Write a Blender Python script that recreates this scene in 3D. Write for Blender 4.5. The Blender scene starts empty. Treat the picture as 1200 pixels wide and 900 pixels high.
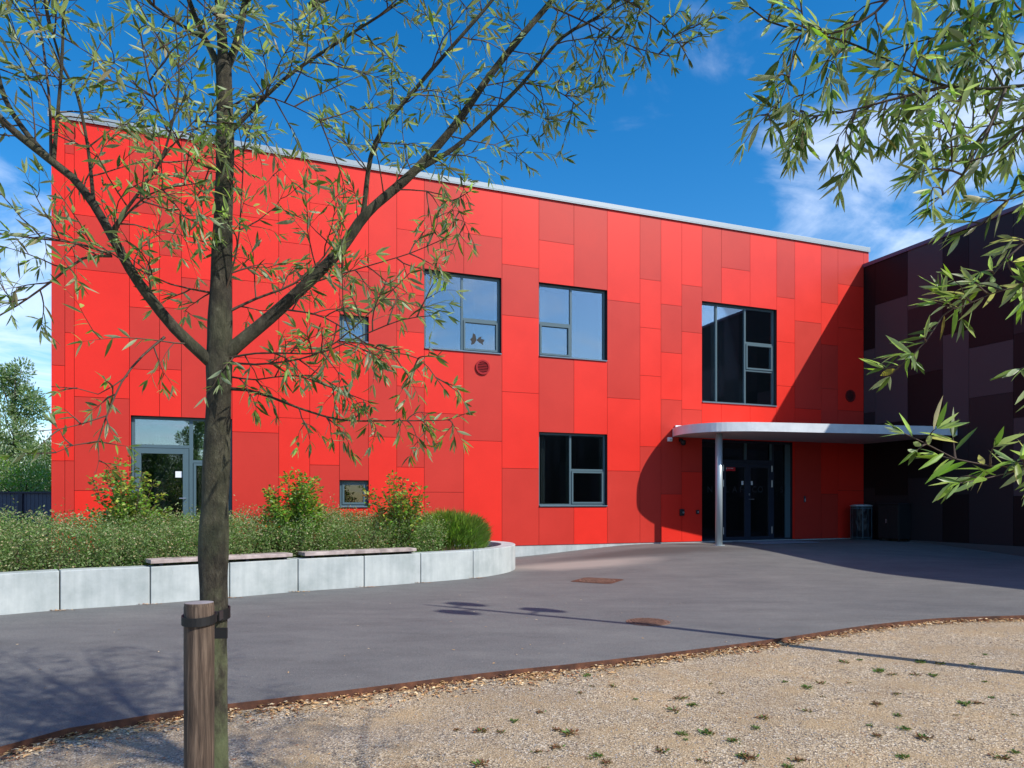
import bpy, math, random
import numpy as np
from mathutils import Vector, noise as mnoise

R = math.radians
RNG = np.random.default_rng(7)
random.seed(7)
sc = bpy.context.scene
COL = sc.collection
EYE = 1.2          # camera height above the entrance level (z = 0)
FPX = 827.0        # focal length in pixels of the 1200 px wide photograph
HOR = 588.0        # horizon line

# ------------------------------------------------------------------ frames of reference
UX, UY = -0.93524, -0.35398       # along the red facade, from the inner corner to the left
WX, WY = 0.35398, -0.93524        # out of the red facade, also along the dark building
CX, CY = 11.51, 23.10             # inner corner

def F(s, w, z):
    return (CX + UX * s + WX * w, CY + UY * s + WY * w, z)

def fpt(px, py, w=0.0):
    """point of the plane w = const of the red facade seen at a pixel -> (s, z)"""
    k = (px - 600.0) / FPX
    s = (CX + WX * w - k * (CY + WY * w)) / (k * UY - UX)
    Y = CY + UY * s + WY * w
    return s, EYE + (HOR - py) * Y / FPX

def dpt(px, py):
    """point of the dark building's face -> (w, z)"""
    k = (px - 600.0) / FPX
    w = (CX - k * CY) / (k * WY - WX)
    Y = CY + WY * w
    return w, EYE + (HOR - py) * Y / FPX

def at(px, py, Y):
    return ((px - 600.0) / FPX * Y, Y, EYE + (HOR - py) / FPX * Y)

def sstep(a, b, x):
    t = min(1.0, max(0.0, (x - a) / (b - a)))
    return t * t * (3 - 2 * t)

def T(x, y):
    """height of the paved ground"""
    s = UX * (x - CX) + UY * (y - CY)
    w = WX * (x - CX) + WY * (y - CY)
    r = (1 - sstep(1.2, 7.0, w)) * (1 - sstep(8.0, 13.2, s))
    if w < -3: r *= 1 - sstep(-3, -8, w) if False else 1
    near = 0.04 * max(0.0, 8.5 - y)
    near = min(near, 0.2) * sstep(-9, -4, y)
    return -0.3 + 0.295 * r - near

def ground_at(px, py):
    z = -0.3
    for _ in range(30):
        Y = (EYE - z) * FPX / (py - HOR)
        X = (px - 600.0) / FPX * Y
        z = 0.5 * z + 0.5 * T(X, Y)
    return X, Y, z

# ------------------------------------------------------------------ objects
def tag(o, label=None, cat=None, group=None, kind=None):
    if label: o['label'] = label
    if cat: o['category'] = cat
    if group: o['group'] = group
    if kind: o['kind'] = kind
    return o

def link(name, me, parent=None, loc=None):
    o = bpy.data.objects.new(name, me)
    COL.objects.link(o)
    if parent is not None: o.parent = parent
    if loc is not None: o.location = loc
    return o

def empty(name, label, cat, group=None, loc=(0, 0, 0)):
    o = bpy.data.objects.new(name, None)
    COL.objects.link(o); o.location = loc; o.empty_display_size = 0.2
    return tag(o, label, cat, group)

class MB:
    """collects faces for ONE mesh object"""
    def __init__(self, origin=(0, 0, 0)):
        self.v = []; self.f = []; self.m = []; self.o = origin
    def vert(self, p):
        self.v.append((p[0] - self.o[0], p[1] - self.o[1], p[2] - self.o[2])); return len(self.v) - 1
    def poly(self, pts, m=0):
        self.f.append([self.vert(p) for p in pts]); self.m.append(m)
    def hexa(self, b, t, m=0):
        """b, t: four bottom and four top points, counter-clockwise seen from above"""
        i = [self.vert(p) for p in list(b) + list(t)]
        for q in ((3, 2, 1, 0), (4, 5, 6, 7), (0, 1, 5, 4), (1, 2, 6, 5), (2, 3, 7, 6), (3, 0, 4, 7)):
            self.f.append([i[k] for k in q]); self.m.append(m)
    def sbox(self, s0, s1, w0, w1, z0, z1, m=0):
        """box in facade coordinates"""
        a, b = max(s0, s1), min(s0, s1)
        q = ((a, max(w0, w1)), (b, max(w0, w1)), (b, min(w0, w1)), (a, min(w0, w1)))
        self.hexa([F(s, w, min(z0, z1)) for s, w in q], [F(s, w, max(z0, z1)) for s, w in q], m)
    def box(self, x0, x1, y0, y1, z0, z1, m=0):
        q = ((x0, y0), (x1, y0), (x1, y1), (x0, y1))
        self.hexa([(x, y, z0) for x, y in q], [(x, y, z1) for x, y in q], m)
    def prism(self, outline, z0, z1, m=0):
        n = len(outline)
        b = [self.vert((x, y, z0)) for x, y in outline]; t = [self.vert((x, y, z1)) for x, y in outline]
        self.f.append(b[::-1]); self.f.append(t); self.m += [m, m]
        for i in range(n):
            j = (i + 1) % n
            self.f.append([b[i], b[j], t[j], t[i]]); self.m.append(m)
    def tube(self, pts, rad, n=8, m=0, cap=True):
        pts = [Vector(p) for p in pts]
        if not hasattr(rad, '__len__'): rad = [rad] * len(pts)
        ring = []; ref = None
        for i, p in enumerate(pts):
            d = (pts[min(i + 1, len(pts) - 1)] - pts[max(i - 1, 0)])
            if d.length < 1e-9: d = Vector((0, 0, 1))
            d.normalize()
            if ref is None:
                ref = Vector((1, 0, 0)) if abs(d.x) < .8 else Vector((0, 1, 0))
            a = (ref - d * ref.dot(d))
            if a.length < 1e-6: a = Vector((0, 1, 0)).cross(d)
            a.normalize(); b = d.cross(a); ref = a
            ring.append([self.vert(p + (a * math.cos(2 * math.pi * k / n) + b * math.sin(2 * math.pi * k / n)) * rad[i]) for k in range(n)])
        for i in range(len(ring) - 1):
            for k in range(n):
                l = (k + 1) % n
                self.f.append([ring[i][k], ring[i][l], ring[i + 1][l], ring[i + 1][k]]); self.m.append(m)
        if cap:
            self.f.append(ring[0][::-1]); self.f.append(ring[-1]); self.m += [m, m]
    def lathe(self, c, prof, n=24, m=0):
        """prof: (radius, z) from bottom to top, closed with caps"""
        rings = [[self.vert((c[0] + r * math.cos(2 * math.pi * k / n), c[1] + r * math.sin(2 * math.pi * k / n), c[2] + z)) for k in range(n)] for r, z in prof]
        for i in range(len(rings) - 1):
            for k in range(n):
                l = (k + 1) % n
                self.f.append([rings[i][k], rings[i][l], rings[i + 1][l], rings[i + 1][k]]); self.m.append(m)
        self.f.append(rings[0][::-1]); self.f.append(rings[-1]); self.m += [m, m]
    def build(self, name, mats, parent=None, smooth=False, bevel=0.0, loc=None):
        me = bpy.data.meshes.new(name)
        me.from_pydata(self.v, [], self.f)
        if not isinstance(mats, (list, tuple)): mats = [mats]
        for mt in mats: me.materials.append(mt)
        me.polygons.foreach_set('material_index', self.m)
        if smooth: me.polygons.foreach_set('use_smooth', [True] * len(self.f))
        me.update()
        o = link(name, me, parent, loc if loc is not None else (self.o if self.o != (0, 0, 0) and parent is None else None))
        if bevel:
            b = o.modifiers.new('bevel', 'BEVEL'); b.width = bevel; b.segments = 2; b.limit_method = 'ANGLE'; b.angle_limit = R(40)
        return o

def np_mesh(name, V, Fc, MI, mats, parent=None, smooth=False):
    """V (n,3); Fc list of (k,m) int arrays; MI matching material indices"""
    me = bpy.data.meshes.new(name)
    nl = sum(f.size for f in Fc); nf = sum(len(f) for f in Fc)
    me.vertices.add(len(V)); me.vertices.foreach_set('co', V.astype(np.float32).ravel())
    me.loops.add(nl); me.polygons.add(nf)
    me.loops.foreach_set('vertex_index', np.concatenate([f.ravel() for f in Fc]).astype(np.int32))
    tot = np.concatenate([np.full(len(f), f.shape[1]) for f in Fc])
    st = np.concatenate([[0], np.cumsum(tot)[:-1]])
    me.polygons.foreach_set('loop_start', st.astype(np.int32))
    for mt in mats: me.materials.append(mt)
    me.polygons.foreach_set('material_index', np.concatenate(MI).astype(np.int32))
    if smooth: me.polygons.foreach_set('use_smooth', np.ones(nf, dtype=bool))
    me.update(calc_edges=True); me.validate()
    return link(name, me, parent)

def unit(a):
    return a / np.maximum(np.linalg.norm(a, axis=-1, keepdims=True), 1e-9)

class Leaves:
    def __init__(self): self.b = []; self.d = []; self.l = []; self.w = []; self.m = []
    def add(self, b, d, l, w, m=0):
        self.b.append(b); self.d.append(d); self.l.append(l); self.w.append(w); self.m.append(m)
    def build(self, name, mats, parent=None, fine=True, curl=0.25, flat=0.6):
        B = np.array(self.b, float); D = unit(np.array(self.d, float)); L = np.array(self.l)[:, None]; W = np.array(self.w)[:, None]
        n = len(B); rng = RNG
        up = np.tile([0, 0, 1.0], (n, 1)) * flat + rng.normal(size=(n, 3)) * 0.6
        S = unit(np.cross(D, up)); N = unit(np.cross(S, D))
        mi = np.array(self.m)
        if fine:
            st = np.array([0, .16, .42, .72, 1.0]); wd = np.array([.0, .62, 1.0, .68, 0])
            cv = rng.uniform(-.1, curl, (n, 1)) * L; side = rng.normal(0, .06, (n, 1)) * L
            cols = []
            cols.append(B)
            for k in (1, 2, 3):
                c = B + D * L * st[k] - N * cv * st[k] ** 2 + S * side * st[k] ** 2
                h = W * .5 * wd[k]
                cols += [c - S * h + N * h * .35, c, c + S * h + N * h * .35]
            cols.append(B + D * L - N * cv + S * side)
            V = np.stack(cols, 1).reshape(-1, 3)         # 11 verts a leaf
            base = (np.arange(n) * 11)[:, None, None]
            tri = np.array([[0, 2, 1], [0, 3, 2], [7, 8, 10], [8, 9, 10]])
            quad = np.array([[1, 2, 5, 4], [2, 3, 6, 5], [4, 5, 8, 7], [5, 6, 9, 8]])
            Ft = (base + tri[None]).reshape(-1, 3); Fq = (base + quad[None]).reshape(-1, 4)
            return np_mesh(name, V, [Ft, Fq], [np.repeat(mi, 4), np.repeat(mi, 4)], mats, parent, smooth=True)
        c = B + D * L * .5
        V = np.stack([B, c - S * W * .5 + N * W * .12, B + D * L - N * L * .1, c + S * W * .5 + N * W * .12], 1).reshape(-1, 3)
        base = (np.arange(n) * 4)[:, None, None]
        tri = np.array([[0, 1, 2], [0, 2, 3]])
        Ft = (base + tri[None]).reshape(-1, 3)
        return np_mesh(name, V, [Ft], [np.repeat(mi, 2)], mats, parent)

# ------------------------------------------------------------------ materials
def mat(name, col, rough=.6, metal=0.0, spec=.5, coat=0.0):
    m = bpy.data.materials.new(name); m.use_nodes = True
    b = m.node_tree.nodes['Principled BSDF']
    b.inputs['Base Color'].default_value = (*col, 1); b.inputs['Roughness'].default_value = rough
    b.inputs['Metallic'].default_value = metal; b.inputs['Specular IOR Level'].default_value = spec
    b.inputs['Coat Weight'].default_value = coat
    m.diffuse_color = (*col, 1)
    return m

def nd(m, t, **kw):
    n = m.node_tree.nodes.new(t)
    for k, v in kw.items():
        if k in n.inputs: n.inputs[k].default_value = v
        else: setattr(n, k, v)
    return n

def lk(m, a, b): m.node_tree.links.new(a, b)

def coords(m, scale=(1, 1, 1), rot=(0, 0, 0), kind='Object'):
    tc = nd(m, 'ShaderNodeTexCoord'); mp = nd(m, 'ShaderNodeMapping')
    mp.inputs['Scale'].default_value = scale; mp.inputs['Rotation'].default_value = rot
    lk(m, tc.outputs[kind], mp.inputs['Vector']); return mp.outputs['Vector']

def noise_ramp(m, vec, scale, stops, detail=6, rough=.6, dist=0.0, tex='ShaderNodeTexNoise'):
    n = nd(m, tex); n.inputs['Scale'].default_value = scale
    if tex == 'ShaderNodeTexNoise':
        n.inputs['Detail'].default_value = detail; n.inputs['Roughness'].default_value = rough; n.inputs['Distortion'].default_value = dist
    lk(m, vec, n.inputs['Vector'])
    r = nd(m, 'ShaderNodeValToRGB'); e = r.color_ramp.elements
    e[0].position, e[0].color = stops[0][0], (*stops[0][1], 1); e[1].position, e[1].color = stops[-1][0], (*stops[-1][1], 1)
    for p, c in stops[1:-1]:
        q = e.new(p); q.color = (*c, 1)
    lk(m, n.outputs[0], r.inputs['Fac']); return r.outputs['Color'], n

def mixc(m, a, b, fac, mode='MULTIPLY'):
    x = nd(m, 'ShaderNodeMix', data_type='RGBA', blend_type=mode)
    x.inputs[0].default_value = fac if not hasattr(fac, 'links') else 1
    if hasattr(fac, 'links'): lk(m, fac, x.inputs[0])
    for s, i in ((a, 6), (b, 7)):
        if hasattr(s, 'links'): lk(m, s, x.inputs[i])
        else: x.inputs[i].default_value = (*s, 1)
    return x.outputs[2]

def bump(m, h, strength=.3, dist=.01, prev=None):
    b = nd(m, 'ShaderNodeBump'); b.inputs['Strength'].default_value = strength; b.inputs['Distance'].default_value = dist
    lk(m, h, b.inputs['Height'])
    if prev: lk(m, prev, b.inputs['Normal'])
    return b.outputs['Normal']

def P(m): return m.node_tree.nodes['Principled BSDF']

def panel_mat(name, col, rough=.42):
    m = mat(name, col, rough, spec=.28)
    v = coords(m)
    c, n = noise_ramp(m, v, .9, [(.3, (.90, .90, .90)), (.7, (1, 1, 1))], detail=5)
    c2, n2 = noise_ramp(m, v, 45, [(.3, (.95, .95, .95)), (.7, (1, 1, 1))], detail=2)
    lk(m, mixc(m, mixc(m, c, col, 1), c2, 1), P(m).inputs['Base Color'])
    lk(m, bump(m, n.outputs[0], .05, .01), P(m).inputs['Normal'])
    mr = nd(m, 'ShaderNodeMapRange'); mr.inputs['To Min'].default_value = rough - .05; mr.inputs['To Max'].default_value = rough + .12
    lk(m, n.outputs[0], mr.inputs['Value']); lk(m, mr.outputs[0], P(m).inputs['Roughness'])
    return m

M = {}
M['red_bright'] = panel_mat('bright red panel', (.78, .026, .014))
M['red_soft'] = panel_mat('soft red panel', (.73, .030, .018))
M['red_mid'] = panel_mat('dull red panel', (.57, .034, .022))
M['plum_black'] = panel_mat('black plum panel', (.0045, .0035, .0045), .5)
M['plum_dark'] = panel_mat('dark plum panel', (.020, .0165, .0195), .5)
M['plum_mid'] = panel_mat('plum panel', (.058, .047, .054), .5)
M['backing'] = mat('dark joint backing', (.035, .006, .006), .8)
M['backing_dark'] = mat('black joint backing', (.006, .005, .006), .8)
M['reveal'] = mat('dark window reveal', (.012, .013, .018), .5)
M['frame'] = mat('blue grey window paint', (.075, .125, .15), .35)
M['frame_dark'] = mat('dark blue grey door paint', (.022, .027, .045), .4)
M['inner_frame'] = mat('pale inner window frame', (.42, .50, .47), .5)
M['sill'] = mat('blue grey aluminium sill', (.16, .22, .27), .35, metal=.3)
M['coping'] = mat('pale zinc coping', (.29, .34, .37), .45, metal=.2)
M['plum_trim'] = mat('plum roof trim', (.10, .07, .12), .4)
M['steel'] = mat('galvanised steel', (.42, .49, .52), .35, metal=.35)
M['chrome'] = mat('brushed steel', (.62, .64, .68), .3, metal=.9)
M['black'] = mat('black plastic', (.006, .006, .007), .6)
M['white'] = mat('white plastic', (.75, .77, .78), .4)
M['signred'] = mat('red notice', (.62, .02, .03), .4)
M['roofing'] = mat('roofing felt', (.06, .06, .065), .9)
M['wall_in'] = mat('interior plaster', (.34, .34, .33), .8)
M['floor_in'] = mat('interior floor', (.10, .10, .10), .5)
M['curtain'] = mat('grey curtain', (.25, .25, .24), .8)
M['terracotta'] = mat('terracotta', (.40, .12, .05), .7)
M['letters'] = mat('frosted lettering', (.022, .024, .028), .7)

# canopy: painted steel fascia, boarded soffit
m = M['fascia'] = mat('white canopy fascia', (.60, .63, .66), .4)
c, n = noise_ramp(m, coords(m), 3, [(.3, (.62, .65, .68)), (.7, (.76, .79, .81))]); lk(m, c, P(m).inputs['Base Color'])
m = M['soffit'] = mat('grey soffit boards', (.30, .26, .26), .6)
v = coords(m, rot=(0, 0, -R(20.7)))
wv = nd(m, 'ShaderNodeTexWave', wave_type='BANDS', bands_direction='X', wave_profile='SAW'); wv.inputs['Scale'].default_value = 2.4
lk(m, v, wv.inputs['Vector'])
r = nd(m, 'ShaderNodeValToRGB'); r.color_ramp.elements[0].position = .93; r.color_ramp.elements[0].color = (1, 1, 1, 1); r.color_ramp.elements[1].color = (.35, .35, .35, 1)
lk(m, wv.outputs['Fac'], r.inputs['Fac']); lk(m, mixc(m, (.50, .44, .43), r.outputs['Color'], 1), P(m).inputs['Base Color'])

# glass
def glass(name, refl=1.0, tint=(.82, .88, .88)):
    m = bpy.data.materials.new(name); m.use_nodes = True
    nt = m.node_tree; nt.nodes.remove(P(m))
    out = nt.nodes['Material Output']
    g = nd(m, 'ShaderNodeBsdfGlossy'); g.inputs['Roughness'].default_value = 0.0; g.inputs['Color'].default_value = (.85, .9, .95, 1)
    t = nd(m, 'ShaderNodeBsdfTransparent'); t.inputs['Color'].default_value = (*tint, 1)
    lw = nd(m, 'ShaderNodeFresnel'); lw.inputs['IOR'].default_value = 1.55
    mt = nd(m, 'ShaderNodeMath', operation='MULTIPLY_ADD', use_clamp=True); mt.inputs[1].default_value = 1.6 * refl; mt.inputs[2].default_value = .16 * refl
    lk(m, lw.outputs[0], mt.inputs[0])
    mx = nd(m, 'ShaderNodeMixShader'); lk(m, mt.outputs[0], mx.inputs[0]); lk(m, t.outputs[0], mx.inputs[1]); lk(m, g.outputs[0], mx.inputs[2])
    n = nd(m, 'ShaderNodeTexNoise'); n.inputs['Scale'].default_value = .9; n.inputs['Detail'].default_value = 1
    lk(m, coords(m), n.inputs['Vector'])
    lk(m, bump(m, n.outputs[0], .06, .02), g.inputs['Normal'])
    lk(m, mx.outputs[0], out.inputs['Surface'])
    m.diffuse_color = (.1, .2, .3, 1)
    return m
M['glass'] = glass('window glass', 1.0)
M['glass_low'] = glass('clear window glass', .38, (.5, .55, .55))
M['glass_door'] = glass('dark door glass', .35, (.35, .37, .40))

# asphalt
m = M['asphalt'] = mat('asphalt', (.12, .12, .13), .85)
v = coords(m)
big, _ = noise_ramp(m, v, .35, [(.3, (.82, .82, .84)), (.7, (1.12, 1.1, 1.08))], detail=5, dist=.6)
med, _ = noise_ramp(m, coords(m, (.6, 1.6, 1), (0, 0, R(12))), 1.6, [(.34, (.80, .80, .80)), (.5, (.97, .97, .97)), (.68, (1.16, 1.15, 1.13))], detail=10, rough=.72)
fin, nf = noise_ramp(m, v, 95, [(.28, (.45, .45, .47)), (.5, (.98, .98, .98)), (.72, (1.75, 1.7, 1.65))], detail=5, rough=.75)
c = mixc(m, mixc(m, mixc(m, (.140, .141, .136), big, 1), med, 1), fin, 1)
vz = nd(m, 'ShaderNodeTexVoronoi'); vz.inputs['Scale'].default_value = 7; lk(m, v, vz.inputs['Vector'])
sp = nd(m, 'ShaderNodeMath', operation='LESS_THAN'); sp.inputs[1].default_value = .035; lk(m, vz.outputs['Distance'], sp.inputs[0])
c = mixc(m, c, (.42, .38, .32), sp.outputs[0], 'MIX')
def blob(m, v, cx, cy, rx, ry, rot, soft=.5, wob=.5):
    """irregular patch of the ground at a place: returns a 0..1 mask"""
    tc = nd(m, 'ShaderNodeMapping', vector_type='TEXTURE'); tc.inputs['Location'].default_value = (cx, cy, 0); tc.inputs['Rotation'].default_value = (0, 0, rot); tc.inputs['Scale'].default_value = (rx, ry, 1)
    lk(m, v, tc.inputs['Vector'])
    s = nd(m, 'ShaderNodeVectorMath', operation='MULTIPLY'); s.inputs[1].default_value = (1, 1, 0); lk(m, tc.outputs[0], s.inputs[0])
    l = nd(m, 'ShaderNodeVectorMath', operation='LENGTH'); lk(m, s.outputs[0], l.inputs[0])
    n = nd(m, 'ShaderNodeTexNoise'); n.inputs['Scale'].default_value = 1.3; n.inputs['Detail'].default_value = 6; lk(m, v, n.inputs['Vector'])
    a = nd(m, 'ShaderNodeMath', operation='MULTIPLY_ADD'); a.inputs[1].default_value = wob; lk(m, n.outputs[0], a.inputs[0]); lk(m, l.outputs['Value'], a.inputs[2])
    r = nd(m, 'ShaderNodeMapRange'); r.inputs['From Min'].default_value = 1 + wob * .5; r.inputs['From Max'].default_value = 1 + wob * .5 - soft
    lk(m, a.outputs[0], r.inputs['Value']); return r.outputs[0]
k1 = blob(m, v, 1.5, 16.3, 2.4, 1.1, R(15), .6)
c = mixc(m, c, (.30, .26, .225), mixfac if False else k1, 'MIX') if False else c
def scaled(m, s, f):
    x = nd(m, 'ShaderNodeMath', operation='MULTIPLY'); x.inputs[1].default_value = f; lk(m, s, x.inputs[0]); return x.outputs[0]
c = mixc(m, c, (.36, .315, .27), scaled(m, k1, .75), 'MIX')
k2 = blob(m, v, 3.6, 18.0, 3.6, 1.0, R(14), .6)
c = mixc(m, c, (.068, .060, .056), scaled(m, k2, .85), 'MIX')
lk(m, c, P(m).inputs['Base Color'])
lk(m, bump(m, nf.outputs[0], .5, .004), P(m).inputs['Normal'])

# gravel
m = M['gravel'] = mat('fine gravel', (.35, .3, .23), .9)
v = coords(m)
vo = nd(m, 'ShaderNodeTexVoronoi'); vo.inputs['Scale'].default_value = 88; lk(m, v, vo.inputs['Vector'])
r = nd(m, 'ShaderNodeValToRGB'); e = r.color_ramp.elements
sepc = nd(m, 'ShaderNodeSeparateColor'); lk(m, vo.outputs['Color'], sepc.inputs[0])
e[0].position, e[0].color = 0, (.08, .065, .055, 1); e[1].position, e[1].color = 1, (.72, .64, .52, 1)
for p_, c_ in ((.25, (.25, .20, .145)), (.5, (.38, .29, .18)), (.8, (.49, .39, .265))):
    q = e.new(p_); q.color = (*c_, 1)
lk(m, sepc.outputs[0], r.inputs['Fac'])
big, _ = noise_ramp(m, v, .9, [(.3, (.82, .82, .84)), (.55, (1.0, .98, .94)), (.75, (1.14, 1.04, .90))], detail=6, dist=.5)
sand, ns = noise_ramp(m, v, 2.3, [(.42, (0, 0, 0)), (.62, (1, 1, 1))], detail=7)
c = mixc(m, r.outputs['Color'], (.40, .285, .155), scaled(m, sand, .65), 'MIX')
c = mixc(m, c, big, 1)
k3 = blob(m, v, -1.9, 4.9, 2.3, .5, R(10), .9)
c = mixc(m, c, (.20, .18, .18), scaled(m, k3, .3), 'MIX')
lk(m, c, P(m).inputs['Base Color'])
b1 = bump(m, vo.outputs['Distance'], .9, .006); lk(m, bump(m, ns.outputs[0], .4, .03, b1), P(m).inputs['Normal'])

m = M['ground'] = mat('dry grass ground', (.06, .08, .03), .95)
c, n = noise_ramp(m, coords(m), .8, [(.3, (.04, .06, .02)), (.7, (.11, .12, .05))]); lk(m, c, P(m).inputs['Base Color'])
m = M['soil'] = mat('soil', (.04, .028, .02), .95)
c, n = noise_ramp(m, coords(m), 9, [(.3, (.025, .017, .012)), (.7, (.07, .05, .035))]); lk(m, c, P(m).inputs['Base Color']); lk(m, bump(m, n.outputs[0], .8, .04), P(m).inputs['Normal'])

# rust
m = M['rust'] = mat('rusty steel', (.20, .07, .03), .8)
c, n = noise_ramp(m, coords(m), 9, [(.3, (.035, .014, .010)), (.5, (.095, .036, .019)), (.7, (.17, .065, .032))], detail=8); lk(m, c, P(m).inputs['Base Color']); lk(m, bump(m, n.outputs[0], .3, .005), P(m).inputs['Normal'])
m = M['iron'] = mat('rusty cast iron', (.16, .09, .06), .7)
c, n = noise_ramp(m, coords(m), 14, [(.3, (.08, .045, .03)), (.7, (.26, .14, .09))], detail=6); lk(m, c, P(m).inputs['Base Color']); lk(m, bump(m, n.outputs[0], .3, .005), P(m).inputs['Normal'])

# concrete
m = M['concrete'] = mat('pale concrete', (.5, .52, .5), .8)
v = coords(m)
c1, n1 = noise_ramp(m, v, 1.8, [(.25, (.30, .345, .345)), (.5, (.43, .47, .47)), (.75, (.53, .57, .56))], detail=9, rough=.65)
c2, n2 = noise_ramp(m, v, 22, [(.18, (.55, .55, .55)), (.33, (1, 1, 1)), (1, (1, 1, 1))], detail=3)
vs, _ = noise_ramp(m, coords(m, (9, 9, .7)), 1.0, [(.3, (.82, .84, .84)), (.6, (1, 1, 1))], detail=4)
lk(m, mixc(m, mixc(m, c1, c2, .6), vs, .8), P(m).inputs['Base Color']); lk(m, bump(m, n2.outputs[0], .25, .004), P(m).inputs['Normal'])

# woods
def wood(name, c0, c1, c2, sc_=(14, 14, .9), rough=.8, bs=.5, kind='Object'):
    m = mat(name, c1, rough); v = coords(m, sc_, kind=kind)
    c, n = noise_ramp(m, v, 3.2, [(.3, c0), (.5, c1), (.68, c2)], detail=8, rough=.65, dist=.4)
    n2 = nd(m, 'ShaderNodeTexNoise'); n2.inputs['Scale'].default_value = 5; lk(m, coords(m), n2.inputs['Vector'])
    r = nd(m, 'ShaderNodeValToRGB'); r.color_ramp.elements[0].color = (.55, .55, .55, 1); r.color_ramp.elements[0].position = .3; r.color_ramp.elements[1].position = .6
    lk(m, n2.outputs[0], r.inputs['Fac'])
    lk(m, mixc(m, c, r.outputs['Color'], 1), P(m).inputs['Base Color']); lk(m, bump(m, n.outputs[0], bs, .006), P(m).inputs['Normal'])
    return m
M['stake'] = wood('weathered stake wood', (.014, .009, .006), (.085, .056, .039), (.20, .145, .105), (22, 22, 1.3), bs=.9)
M['stake_top'] = wood('grey end grain', (.16, .13, .14), (.27, .24, .25), (.36, .33, .34), (3, 3, 3))
M['bench'] = wood('weathered bench board', (.30, .24, .22), (.44, .36, .34), (.56, .48, .45), (1.5, 1.5, 1.5), bs=.2)
m = M['bark'] = mat('willow bark', (.08, .07, .05), .9)
v = coords(m, (1, 1, .45))
c1, n1 = noise_ramp(m, v, 34, [(.32, (.010, .008, .006)), (.47, (.040, .034, .024)), (.58, (.075, .066, .048)), (.66, (.13, .125, .10)), (.8, (.26, .25, .21))], detail=12, rough=.78)
c2, n2 = noise_ramp(m, v, 4, [(.35, (.82, .86, .74)), (.65, (1.12, 1.05, 1))], detail=4)
lich_sun, _ = noise_ramp(m, coords(m, (1, 1, .6)), 6, [(.44, (0, 0, 0)), (.58, (1, 1, 1))], detail=8)
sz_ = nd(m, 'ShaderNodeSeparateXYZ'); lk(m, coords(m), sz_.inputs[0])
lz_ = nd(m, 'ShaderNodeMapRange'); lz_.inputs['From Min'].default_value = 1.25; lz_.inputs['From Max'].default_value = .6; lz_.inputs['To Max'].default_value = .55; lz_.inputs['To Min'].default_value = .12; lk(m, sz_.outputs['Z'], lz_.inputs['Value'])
lm_ = nd(m, 'ShaderNodeMath', operation='MULTIPLY'); lk(m, lich_sun, lm_.inputs[0]); lk(m, lz_.outputs[0], lm_.inputs[1])
c1 = mixc(m, c1, (.20, .235, .12), lm_.outputs[0], 'MIX')  # lichen green, stronger low down: the sunlit foot of the trunk painted in
lk(m, mixc(m, c1, c2, .9), P(m).inputs['Base Color']); lk(m, bump(m, n1.outputs[0], 1.0, .02), P(m).inputs['Normal'])
M['twig'] = mat('twig bark', (.075, .045, .03), .7)

def leafmat(name, top, under, trans=.45, rough=.45, var=.25):
    m = bpy.data.materials.new(name); m.use_nodes = True
    p = P(m); p.inputs['Roughness'].default_value = rough; p.inputs['Specular IOR Level'].default_value = .4
    g = nd(m, 'ShaderNodeNewGeometry')
    c = mixc(m, top, under, g.outputs['Backfacing'], 'MIX')
    rv = nd(m, 'ShaderNodeMapRange'); rv.inputs['To Min'].default_value = 1 - var; rv.inputs['To Max'].default_value = 1 + var
    lk(m, g.outputs['Random Per Island'], rv.inputs['Value'])
    hs = nd(m, 'ShaderNodeHueSaturation'); lk(m, c, hs.inputs['Color']); lk(m, rv.outputs[0], hs.inputs['Value'])
    rh = nd(m, 'ShaderNodeMapRange'); rh.inputs['To Min'].default_value = .485; rh.inputs['To Max'].default_value = .515
    lk(m, g.outputs['Random Per Island'], rh.inputs['Value']); lk(m, rh.outputs[0], hs.inputs['Hue'])
    lk(m, hs.outputs[0], p.inputs['Base Color'])
    t = nd(m, 'ShaderNodeBsdfTranslucent'); 
    tc = mixc(m, hs.outputs[0], (1.6, 1.9, .7), 1); lk(m, tc, t.inputs['Color'])
    mx = nd(m, 'ShaderNodeMixShader'); mx.inputs[0].default_value = trans
    lk(m, p.outputs[0], mx.inputs[1]); lk(m, t.outputs[0], mx.inputs[2]); lk(m, mx.outputs[0], m.node_tree.nodes['Material Output'].inputs['Surface'])
    m.diffuse_color = (*top, 1)
    return m
M['leaf_a'] = leafmat('willow leaf', (.085, .135, .032), (.33, .38, .24), .36)
M['leaf_b'] = leafmat('yellowing willow leaf', (.24, .20, .045), (.42, .38, .24), .4)
M['leaf_c'] = leafmat('fresh willow leaf', (.21, .32, .05), (.36, .46, .22), .42)
M['hedge_a'] = leafmat('hedge leaf green', (.11, .22, .045), (.18, .27, .09), .35)
M['hedge_b'] = leafmat('hedge leaf dull', (.18, .25, .10), (.24, .29, .14), .35)
M['hedge_c'] = leafmat('hedge leaf straw', (.45, .36, .20), (.42, .35, .22), .3)
M['shrub_a'] = leafmat('shrub leaf green', (.15, .31, .03), (.16, .21, .05), .4)
M['shrub_b'] = leafmat('shrub leaf dark', (.06, .13, .028), (.09, .12, .04), .3)
M['shrub_c'] = leafmat('shrub leaf yellow', (.38, .40, .06), (.36, .36, .10), .3)
M['shrub_d'] = leafmat('shrub leaf orange', (.42, .16, .05), (.40, .20, .08), .4)
M['grass'] = leafmat('feathery grass', (.24, .34, .085), (.24, .34, .085), .5)
M['far_a'] = leafmat('far leaf silver green', (.19, .27, .13), (.34, .40, .28), .4)
M['far_b'] = leafmat('far leaf green', (.10, .18, .05), (.16, .24, .09), .35)
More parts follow.
